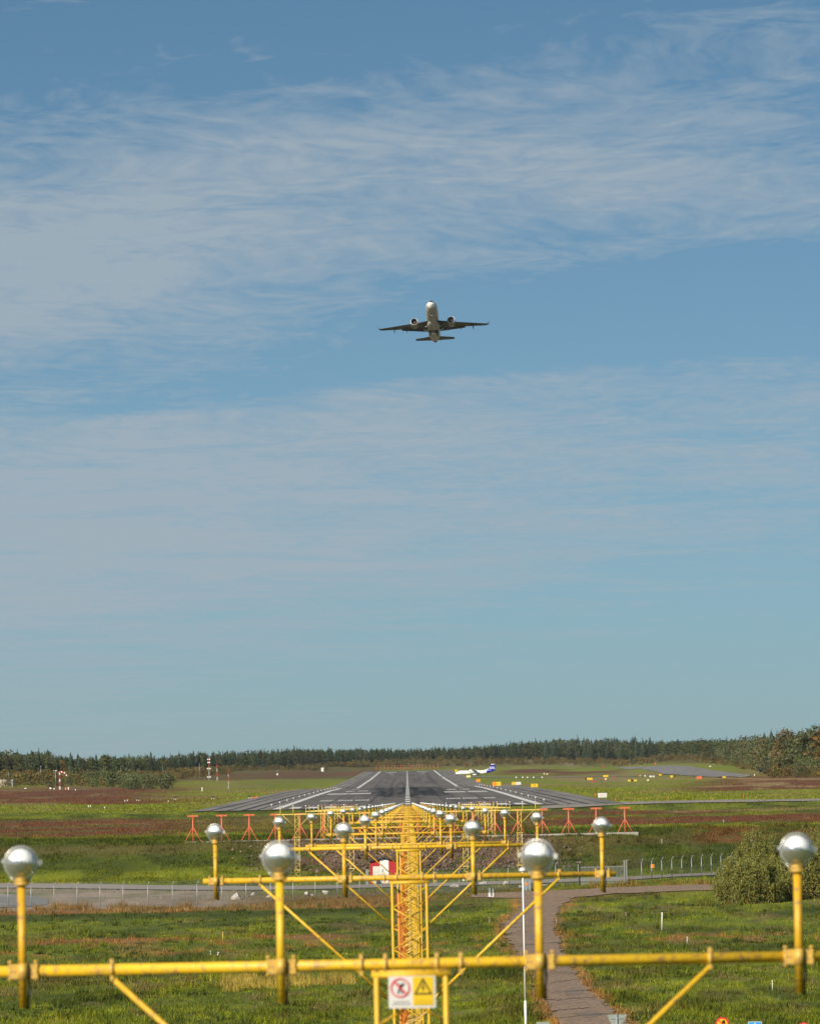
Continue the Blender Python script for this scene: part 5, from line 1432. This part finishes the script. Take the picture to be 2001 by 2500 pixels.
def broad_geo(r, n=220, w=.28, low=.22, clumps=9, leaf=.085):
    cc = []
    for k in range(clumps):
        a = r.uniform(0, 2 * math.pi); f = r.uniform(0, 1)
        z = low + (1 - low) * (.12 + .74 * f); rad = w * math.sin(math.pi * min(.96, .18 + .74 * f)) * r.uniform(.25, .75)
        cc.append((rad * math.cos(a), rad * math.sin(a), z, r.uniform(.45, .8) * w))
    cc = np.array(cc)
    k = r.integers(0, clumps, n)
    dr = r.normal(size=(n, 3)); dr /= np.linalg.norm(dr, axis=1)[:, None]
    C = cc[k, :3] + dr * (cc[k, 3] * r.uniform(.55, 1.05, n))[:, None] * np.array([1, 1, .85])
    V, Fc, _ = tri_leaves(C, dr * 1.5, leaf * r.uniform(.6, 1.4, n), leaf * r.uniform(.5, 1.1, n), None, r)
    return V, Fc
def trunk_mesh(m, top=.6, r0=.018, name='trunk'):
    b = MB(); b.cyl((0, 0, -.03), (0.004, 0.003, top * .5), r0, r0 * .75, 7, False); b.cyl((0.004, 0.003, top * .5), (0, .004, top), r0 * .75, r0 * .3, 7, False)
    for k in range(5):
        a = k * 2.3; z = top * (.45 + .1 * k)
        b.cyl((0, 0, z), (.10 * math.cos(a), .10 * math.sin(a), z + .10), r0 * .35, r0 * .12, 4, False)
    return b.mesh(name, m)
r0 = np.random.default_rng(5)
SPR = [spruce_geo(r0, 1, w_, n_) for w_, n_ in ((.17, 170), (.14, 150), (.20, 190))]
BRD = [broad_geo(r0, 260, w_, l_) for w_, l_ in ((.26, .25), (.21, .3), (.32, .15))]
SHR = [broad_geo(r0, 170, w_, .02, 8, .16) for w_ in (.55, .7)]
SPRH = [spruce_geo(r0, 1, w_, n_) for w_, n_ in ((.17, 420), (.14, 380), (.20, 460))]
BRDH = [broad_geo(r0, 1100, w_, l_, 16, .048) for w_, l_ in ((.26, .22), (.21, .26), (.32, .12))]
SHRH = [broad_geo(r0, 900, w_, .02, 14, .085) for w_ in (.55, .7)]
ME_spr = [mesh_np('crown', v, f, M_spruce) for v, f in SPRH]
ME_brd = [mesh_np('crown', v, f, M_broad) for v, f in BRDH]
ME_aut = [mesh_np('crown', v, f, M_autumn) for v, f in BRDH]
ME_shr = [mesh_np('crown', v, f, M_broad) for v, f in SHRH] + [mesh_np('crown', SHRH[0][0], SHRH[0][1], M_autumn)]
ME_trk = trunk_mesh(M_bark); ME_trb = trunk_mesh(M_birch, .7, .013); ME_stm = trunk_mesh(M_bark, .45, .03, 'stem')
fx = np.array([-400, 0, 250, 450, 600, 800, 995, 1300, 1600, 1700, 1780, 1840, 1880, 2001, 2400])
fd = np.array([2150, 2200, 2500, 3200, 4150, 4550, 4720, 4720, 4450, 4100, 3500, 2700, 1900, 1780, 1750])
hx = np.array([-400, 0, 100, 200, 350, 500, 700, 850, 1000, 1150, 1300, 1400, 1500, 1620, 1700, 1760, 1850, 1900, 1960, 2001, 2400])
hy = np.array([1826, 1829, 1832, 1845, 1842, 1836, 1832, 1830, 1826, 1822, 1806, 1803, 1805, 1808, 1806, 1805, 1795, 1785, 1774, 1770, 1768])
def ordn(k):
    return ORD[k - 1] if k <= 30 else ['thirty', 'forty', 'fifty', 'sixty', 'seventy', 'eighty', 'ninety'][k // 10 - 3] + ('-' + ORD[k % 10 - 1] if k % 10 else 'th')
def zone(px):
    for lim, nm in ((70, 'at the wood edge above the pale hut'), (190, 'at the wood edge above the windsock'), (330, 'above the left bush clump'), (470, 'between the bush clump and the antenna mast'), (700, 'behind the red and white masts'), (1300, 'behind the runway end'), (1860, 'behind the far taxiway'), (1910, 'at the left end of the right-hand wood'), (1960, 'in the middle of the right-hand wood'), (2400, 'at the right end of the right-hand wood')):
        if px < lim: return nm
def forest():
    r = np.random.default_rng(11)
    n = 4800
    px = r.uniform(-330, 2330, n)
    q = r.uniform(0, 1, n)
    d = np.interp(px, fx, fd) * (1 + 0.22 * q ** 1.5)
    ax = np.array([ray(a, 1880)[0] for a in px]); x = ax * d
    z = terrain(x, d)
    u = ax * F
    vtop = np.interp(px, hx, hy) + np.tan(R(1.1)) * u
    s_top = 1957 - vtop
    hF = np.interp(px, fx, fd)
    sb = terrain(ax * hF, hF) / hF * F
    H = np.clip((s_top - sb) * hF / F, 6.5, 26)
    H = H * r.uniform(.60, 1.0, n) * (1 + .07 * r.normal(size=n))
    # broadleaf at the margins and on the right hill, conifers behind and in the middle
    pb = np.where(px > 1600, .85, np.where(px < 380, .45, .30)) * np.where(q < .15, 1.2, .8)
    isb = r.uniform(size=n) < pb
    isa = isb & (r.uniform(size=n) < np.where(px > 1820, .20, .04))
    H = np.where(isb, H * .9, H)
    pxh = H / d * F
    order = np.argsort(-pxh * np.where(q < .3, 1.3, .8) * ((px > -5) & (px < 2006)))
    near = set(order[:300].tolist())
    zone_n = {}
    lab_of = {}
    for i in sorted(near, key=lambda j: px[j]):
        zn = zone(px[i]); kd = 'rusty autumn tree' if isa[i] else 'olive broadleaf tree' if isb[i] else 'dark conifer'
        zone_n[(zn, kd)] = zone_n.get((zn, kd), 0) + 1
        lab_of[i] = '%s %s, %s from left' % (kd, zn, ordn(zone_n[(zn, kd)]))
    VS, FS, CS, o = [], [], [], 0
    TV, TF, TC_, to = [], [], [], 0
    cs, cb, ca = np.array((.026, .042, .018)), np.array((.058, .070, .020)), np.array((.12, .075, .02))
    for i in range(n):
        k = int(r.integers(0, 3)); rot = r.uniform(0, 6.28); wd = r.uniform(.8, 1.2) * (1.1 if isb[i] else 1)
        if i in near:
            if not isb[i]: nm, lab, me, tr, gr = 'spruce_tree', 'dark conifer among the foremost trees of the wood beyond the airfield', ME_spr[k], ME_trk, 'foremost conifers of the wood'
            elif isa[i]: nm, lab, me, tr, gr = 'autumn_tree', 'rusty autumn-coloured tree among the foremost trees of the wood', ME_aut[k], ME_trk, 'foremost autumn trees of the wood'
            else: nm, lab, me, tr, gr = 'broadleaf_tree', 'olive green broadleaf tree among the foremost trees of the wood', ME_brd[k], ME_trb, 'foremost broadleaf trees of the wood'
            lab = lab_of[i]
            t = thing(nm, lab, 'tree', (x[i], d[i], z[i] - .1), (0, 0, rot), gr, (H[i] * wd, H[i] * wd, H[i]))
            ob('crown', me, t); ob('trunk', tr, t)
            continue
        v, f = (BRD if isb[i] else SPR)[k]
        keep = r.permutation(len(f))[:max(60, len(f) // 2)] if not isb[i] else np.arange(0, len(f), 2)
        f2 = f[keep]; uq, inv = np.unique(f2, return_inverse=True)
        c_, s_ = math.cos(rot), math.sin(rot)
        vv = v[uq] * (1.0 if not isb[i] else 1)
        P = np.stack([(vv[:, 0] * c_ - vv[:, 1] * s_) * H[i] * wd + x[i], (vv[:, 0] * s_ + vv[:, 1] * c_) * H[i] * wd + d[i], vv[:, 2] * H[i] + z[i]], -1)
        base = (ca if isa[i] else cb if isb[i] else cs) * r.uniform(.65, 1.4) * np.array([r.uniform(.85, 1.2), 1, r.uniform(.8, 1.1)])
        VS.append(P); FS.append(inv.reshape(-1, 3) + o); CS.append(base[None] * r.uniform(.8, 1.2, (len(P), 1))); o += len(P)
        if r.uniform() < .45 and q[i] < .35:
            w = .09 if not isb[i] else .11; hh = H[i] * .62
            TV.append(np.array([(x[i] - w, d[i] - .6, z[i]), (x[i] + w, d[i] - .6, z[i]), (x[i] + w, d[i] - .4, z[i] + hh), (x[i] - w, d[i] - .4, z[i] + hh), (x[i], d[i] - .2, z[i]), (x[i], d[i] - .2, z[i] + hh)]))
            TF.append(np.array([(0, 1, 2), (0, 2, 3), (1, 4, 5), (1, 5, 2), (4, 0, 3), (4, 3, 5)]) + to); TC_.append(np.tile((.36, .32, .25) if isb[i] else (.14, .11, .08), (6, 1))); to += 6
    t = tag(ob('distant_wood', mesh_np('distant_wood', np.concatenate(VS), np.concatenate(FS), M_leaf, np.concatenate(CS))), 'mixed wood of conifers and autumn broadleaf trees along the horizon', 'wood', kind='stuff')
    tr = ob('trunks', mesh_np('trunks', np.concatenate(TV), np.concatenate(TF), M_leaf, np.concatenate(TC_)), t); tr['kind'] = 'stuff'
    # scrub belt in front of the wood
    n = 2600
    px = r.uniform(-330, 2330, n); q = r.uniform(0, 1, n) ** 1.3
    d = np.interp(px, fx, fd) * np.where((px > 560) & (px < 1500), 1 - .055 * q, 1 - .16 * q)
    d = np.where(px > 1500, np.interp(px, fx, fd) * (1 - .08 * q), d)
    d = np.where((px > 800) & (px < 1120), np.maximum(d, 4520), d)
    px2 = r.uniform(-330, 560, 1500); q2 = r.uniform(0, 1, 1500)
    d2 = np.interp(px2, fx, fd) * (1 - np.where(px2 < 420, .27, .2) * q2 ** .8)
    px = np.concatenate([px, px2]); d = np.concatenate([d, d2]); n = len(px)
    ax = np.array([ray(a, 1880)[0] for a in px]); x = ax * d; z = terrain(x, d)
    VS, FS, CS, o = [], [], [], 0
    for i in range(n):
        k = int(r.integers(0, 2)); v, f = SHR[k]; f2 = f[::2]; uq, inv = np.unique(f2, return_inverse=True); rot = r.uniform(0, 6.28)
        h = r.uniform(1.5, 4.6) * (1 if d[i] > 3000 else .8); wd = r.uniform(.8, 1.3); c_, s_ = math.cos(rot), math.sin(rot); vv = v[uq]
        VS.append(np.stack([(vv[:, 0] * c_ - vv[:, 1] * s_) * h * wd + x[i], (vv[:, 0] * s_ + vv[:, 1] * c_) * h * wd + d[i], vv[:, 2] * h + z[i] - .2], -1)); FS.append(inv.reshape(-1, 3) + o); o += len(uq)
        base = np.array((.125, .104, .034)) * r.uniform(.55, 1.35) * np.array([r.uniform(.85, 1.35), 1, r.uniform(.7, 1.1)])
        CS.append(np.tile(base, (len(uq), 1)) * r.uniform(.8, 1.2, (len(uq), 1)))
    tag(ob('scrub', mesh_np('scrub', np.concatenate(VS), np.concatenate(FS), M_leaf, np.concatenate(CS))), 'low olive scrub along the foot of the wood', 'scrub', kind='stuff')
forest()
def bushes():
    r = np.random.default_rng(21)
    spots = []
    for k in range(26):          # dense bushes left, in front of the wood
        px = r.uniform(165, 410); spots.append((px, r.uniform(1780, 2080), r.uniform(3.2, 6.2), 'dense dark bush in the left clump before the wood', 'bush clump left of the runway', 0))
    for k in range(9):
        px = r.uniform(40, 150); spots.append((px, r.uniform(1650, 1750), r.uniform(1.2, 2.4), 'low bush between the pale hut and the windsock', 'low bushes by the windsock', 2 if k % 3 == 0 else 0))
    for k in range(12):
        px = r.uniform(1885, 2080); spots.append((px, r.uniform(1690, 1780), r.uniform(3.5, 6.5), 'rounded bush at the foot of the right-hand wood', 'bushes at the right-hand wood', 0))
    spots.sort(key=lambda q: q[0]); cnt = {}
    for px, d, h, lab, gr, kind in spots:
        cnt[lab] = cnt.get(lab, 0) + 1; lab = lab + ', ' + ordn(cnt[lab]) + ' from the left'
        a = ray(px, 1900)[0]; x = a * d
        t = thing('bush', lab, 'bush', (x, d, tz(x, d) - .2), (0, 0, r.uniform(0, 6)), gr, (h * r.uniform(.9, 1.2), h, h))
        ob('crown', ME_shr[int(r.integers(0, 2))] if kind == 0 else ME_shr[2], t); ob('stem', ME_stm, t)
bushes()
def willow(label, px, ybase, w, h, n, seed, d):
    r = np.random.default_rng(seed)
    a = ray(px, ybase)[0]; x = a * d; g = tz(x, d)
    t = thing('willow_bush', label, 'bush', (x, d, g), group='willow bushes on the right')
    m = 120
    an = r.uniform(0, 2 * math.pi, m); rad = np.sqrt(r.uniform(0, 1, m))
    root = np.stack([rad * np.cos(an) * w * .34, rad * np.sin(an) * w * .3, np.zeros(m)], -1)
    hh = h * (1 - .42 * rad ** 2) * r.uniform(.55, 1.18, m)
    tip = root + np.stack([rad * np.cos(an) * w * .16, rad * np.sin(an) * w * .16, hh], -1)
    b = MB()
    for i in range(m): b.cyl(root[i] + np.array([0, 0, -.1]), tip[i], .03, .01, 4, False)
    ob('stem', b.mesh('stem', M_bark), t)
    k = r.integers(0, m, n); f = r.uniform(0.02, 1, n) ** .75
    C = root[k] * (1 - f[:, None]) + tip[k] * f[:, None]
    sp = w * .048 * (1.3 - .9 * f) * (1 + .2 * r.normal(size=n))
    C = C + r.normal(size=(n, 3)) * sp[:, None]; C[:, 2] = np.maximum(C[:, 2], .03)
    base = np.array((.190, .196, .046))
    cols = base[None] * r.uniform(.55, 1.5, (n, 1)) * np.stack([r.uniform(.85, 1.25, n), np.ones(n), r.uniform(.7, 1.3, n)], -1)
    low = (C[:, 2] < h * .38) & (r.uniform(size=n) < .14)
    cols[low] = np.array((.19, .11, .03)) * r.uniform(.6, 1.3, (low.sum(), 1))
    # slender leaves, mostly pointing up and out
    up = r.normal(size=(n, 3)) * .55 + np.array([0, 0, 1.0]); up /= np.linalg.norm(up, axis=1)[:, None]
    sd = np.cross(up, r.normal(size=(n, 3))); sd /= np.linalg.norm(sd, axis=1)[:, None]
    L_ = r.uniform(.13, .28, n)[:, None]; W_ = r.uniform(.030, .055, n)[:, None]
    V = np.stack([C - up * L_ * .5, C + sd * W_ - up * L_ * .1, C + up * L_ * .6, C - sd * W_ - up * L_ * .1], 1).reshape(-1, 3)
    ob('foliage', mesh_np('foliage', V, np.arange(4 * n).reshape(-1, 4), M_leaf, np.repeat(cols, 4, 0)), t)
willow('large spreading willow bush at the right edge below the fence', 1830, 2225, 7.2, 5.0, 52000, 1, 505)
willow('willow bush cut by the right picture edge', 1985, 2225, 7.5, 5.4, 52000, 2, 512)
willow('narrower upright willow behind the large one at the fence end', 1850, 2150, 5.6, 6.3, 32000, 3, 548)
willow('willow behind the right-hand edge willow', 1990, 2140, 6.0, 6.0, 28000, 4, 556)

# ---------------------------------------------------------------- grass, reeds, rubble
ROAD_POLY = []
def in_sheet(px, py):
    """true where the photo shows path or road"""
    ye = np.array([2150, 2190, 2208, 2230, 2260, 2300, 2330, 2370, 2420, 2465, 2490, 2560]); xl = np.array([1268, 1268, 1276, 1262, 1222, 1239, 1262, 1304, 1318, 1337, 1352, 1400]); xr = np.array([1400, 1400, 1372, 1360, 1354, 1362, 1378, 1400, 1440, 1494, 1520, 1600])
    jg = (fbm(px / 16, py / 7, 91, 3) - .42) * 26
    a = (px > np.interp(py, ye, xl) + jg) & (px < np.interp(py, ye, xr) - jg) & (py > 2188)
    xe = np.array([1150, 1230, 1300, 1440, 1500, 1600, 1750, 1990]); yt = np.array([2185, 2181, 2178, 2172, 2168, 2165, 2161, 2152]); yb = np.array([2193, 2194, 2195, 2190, 2183, 2180, 2175, 2166])
    b = (px > 1150) & (py > np.interp(px, xe, yt)) & (py < np.interp(px, xe, yb))
    xe = np.array([-160, 0, 350, 650, 850, 1000, 1150, 1300, 1450, 1600, 1760, 2100]); yt = np.array([2156, 2159, 2163, 2166, 2163, 2160, 2156, 2151, 2146, 2139, 2132, 2120])
    c = (py > np.interp(px, xe, yt) - .5) & (py < np.interp(px, xe, yt) + 10)
    e = (px < 118) & (py > 2184) & (py < 2217)
    return a | b | c | e
def grass(name, label, n, d0, d1, hmin, hmax, wd, seed, power=2.0, umax=1150, colmul=1.15, tuft=3, mask=None, fixed=None, jit=.3):
    r = np.random.default_rng(seed)
    q = r.uniform(0, 1, n)
    d = 1 / (1 / d0 + q * (1 / d1 - 1 / d0)) if power == 2 else d0 + (d1 - d0) * q
    u = r.uniform(-umax, umax, n); x = u / F * d
    z = terrain(x, d)
    px, py = project(np.stack([x, d, z], -1))
    keep = ~in_sheet(px, py)
    if mask is not None: keep &= mask(x, d, u, px, py, r)
    x, d, z, u = x[keep], d[keep], z[keep], u[keep]
    n = len(x)
    c = ground_col(x, d, z) if fixed is None else np.tile(np.array(fixed), (n, 1))
    c = c * (.55 + .9 * fbm(x / 1.3, d / 3.2, seed + 9, 3))[:, None] * (1 + np.array([.25, .12, 0]) * sstep(.5, .7, fbm(x / 4, d / 9, seed + 11))[:, None])
    patch = fbm(x / 1.4, d / 3.0, seed + 3, 4)
    h = (hmin + (hmax - hmin) * r.uniform(0, 1, n) ** 1.6) * (.15 + 3.4 * np.clip(patch - .18, 0, 1) ** 1.6)
    VS, CS = [], []
    for k in range(tuft):
        jx = r.normal(size=n) * wd * 2.2; jy = r.normal(size=n) * wd * 3
        a = r.uniform(-1.2, 1.2, n); ca, sa = np.cos(a) * wd * .5, np.sin(a) * wd * .5
        lx = r.normal(size=n) * h * jit; ly = r.normal(size=n) * h * jit
        hh = h * r.uniform(.6, 1.15, n)
        V = np.stack([np.stack([x + jx - ca, d + jy - sa, z - .02], -1), np.stack([x + jx + ca, d + jy + sa, z - .02], -1), np.stack([x + jx + lx, d + jy + ly, z + hh], -1)], 1)
        cc = c * colmul * (r.uniform(.35, 1.0, (n, 1)) + r.uniform(0, .75, (n, 1)) ** 2 * 1.5) * np.stack([r.uniform(.85, 1.2, n), np.ones(n), r.uniform(.75, 1.2, n)], -1)
        VS.append(V.reshape(-1, 3)); CS.append(np.repeat(cc, 3, 0))
    V = np.concatenate(VS)
    return tag(ob(name, mesh_np(name, V, np.arange(len(V)).reshape(-1, 3), M_blade, np.concatenate(CS))), label, 'grass', kind='stuff')
grass('meadow_grass', 'rough green meadow grass on the valley floor', 85000, 262, 552, .10, .34, .045, 31)
nogravel = lambda x, d, u, px, py, r: ~((px < 560) & (r.uniform(size=len(px)) < .82))
grass('verge_grass', 'dry mixed grass along the fence and roads', 16000, 552, 604, .12, .40, .07, 32, 1, 1150, 1.1, 3, nogravel)
grass('bank_grass', 'green and brown grass on the embankment', 60000, 604, 668, .12, .38, .08, 33, 1, 1150, 1.1)
grass('heath_field', 'red-brown heath and grass between the embankment and the runway', 34000, 664, 872, .10, .30, .10, 34, 2, 1200, 1.05)
def offrun(x, d, u, px, py, r): return (np.abs(x) > 38) & (d < 2400)
grass('airfield_grass', 'mown yellow-green grass and heath beside the runway', 60000, 884, 2400, .10, .34, .22, 39, 2, 1200, 1.05, 2, offrun)
def weeds(x, d, u, px, py, r): return fbm(x / 6, d / 16, 71) > .60
grass('tall_weeds', 'darker tall weeds in patches of the meadow', 42000, 270, 550, .22, .55, .07, 35, 2, 1150, .75, 3, weeds)
def reedmask(x, d, u, px, py, r): 
    f = fbm(px / 38, py / 9, 61) + .25 * (1 - ((px - 665) / 190) ** 2) - .03 * np.abs(py - 2404 + (px - 665) * .02)
    return (f > .42) & (np.abs(px - 665) < 200) & (np.abs(py - 2404) < 20)
grass('yellow_reeds', 'stand of pale yellow reeds in the left meadow', 60000, 300, 380, .5, 1.0, .035, 36, 2, 520, 1.0, 2, reedmask, (.36, .27, .055), .14)
def dryfence(x, d, u, px, py, r): return (px < 1010) & (fbm(x / 3, d / 4, 5) + .25 * (fbm(x / 14, d / 6, 15) - .5) > .50)
grass('dry_grass', 'tall rusty dry grass along the left fence', 26000, 539, 557, .25, .85, .05, 37, 1, 1150, 1.0, 3, dryfence, (.20, .135, .055), .2)
def dryR(x, d, u, px, py, r): return (px > 1440) & (px < 1780) & (fbm(x / 3, d / 4, 5) > .35)
grass('roadside_weeds', 'tan and green weeds between the fence and the side road', 9000, 556, 574, .3, .8, .06, 38, 1, 900, 1.0, 3, dryR, (.19, .13, .035), .2)
def spot1(x, d, u, px, py, r): return fbm(x / 9, d / 25, 171) > .47
grass('grass_tussocks', 'taller pale tussocks scattered over the meadow', 6500, 266, 552, .22, .52, .05, 51, 2, 1150, 1.25, 14, spot1, None, .4)
def spot2(x, d, u, px, py, r): return fbm(x / 7, d / 20, 181) > .52
grass('nettle_clumps', 'dark green weed clumps in the meadow', 4000, 266, 552, .22, .45, .09, 52, 2, 1150, .8, 12, spot2, (.060, .085, .014), .35)
def spot3(x, d, u, px, py, r): return fbm(x / 6, d / 9, 191) > .5
grass('bank_tussocks', 'coarse tussocks on the embankment', 5000, 604, 664, .3, .6, .09, 53, 1, 1150, .9, 10, spot3, None, .4)
def rubble():
    r = np.random.default_rng(41); n = 3600
    d = r.uniform(606, 634, n); u = r.normal(size=n) * 190 + 10; x = u * d / F
    z = terrain(x, d)
    v = 1957 - z / d * F
    k = (v > 2052 + 16 * r.normal(size=n) * .4) & (v < 2128) & (np.abs(u) < 430); x, d, z = x[k], d[k], z[k]; n = len(x)
    s = r.uniform(.05, .24, n) ** 1.0 * r.uniform(.5, 1.4, n)
    O = np.array([(1, 0, 0), (-1, 0, 0), (0, 1, 0), (0, -1, 0), (0, 0, 1), (0, 0, -.6)], float)
    Q = O[None] * s[:, None, None] * r.uniform(.6, 1.4, (n, 6, 1)) + r.normal(size=(n, 6, 3)) * s[:, None, None] * .2
    P = Q + np.stack([x, d, z + s * .3], -1)[:, None, :]
    f = np.array([(0, 2, 4), (2, 1, 4), (1, 3, 4), (3, 0, 4), (2, 0, 5), (1, 2, 5), (3, 1, 5), (0, 3, 5)])
    Fc = (np.arange(n)[:, None, None] * 6 + f[None]).reshape(-1, 3)
    c = np.repeat(np.array((.19, .135, .10))[None] * r.uniform(.35, 1.6, (n, 1)), 6, 0)
    tag(ob('rubble', mesh_np('rubble', P.reshape(-1, 3), Fc, M_leaf, c)), 'brown stony rubble on the embankment below the antennas', 'rubble', kind='stuff')
rubble()

# ---------------------------------------------------------------- air
def haze():
    b = MB(); b.box((0, 4780, 80), (3500, 9900, 196))
    m = bpy.data.materials.new('pale_air'); m.use_nodes = True
    t = m.node_tree; t.nodes.clear()
    o = N(t, 'ShaderNodeOutputMaterial'); v = N(t, 'ShaderNodeVolumePrincipled')
    v.inputs['Color'].default_value = (0.86, 0.92, 0.96, 1)
    v.inputs['Density'].default_value = 0.000018
    v.inputs['Anisotropy'].default_value = 0.2
    t.links.new(v.outputs[0], o.inputs['Volume'])
    h = ob('haze', b.mesh('haze', m)); h['kind'] = 'stuff'; h['label'] = 'thin pale haze over the whole airfield'
haze()
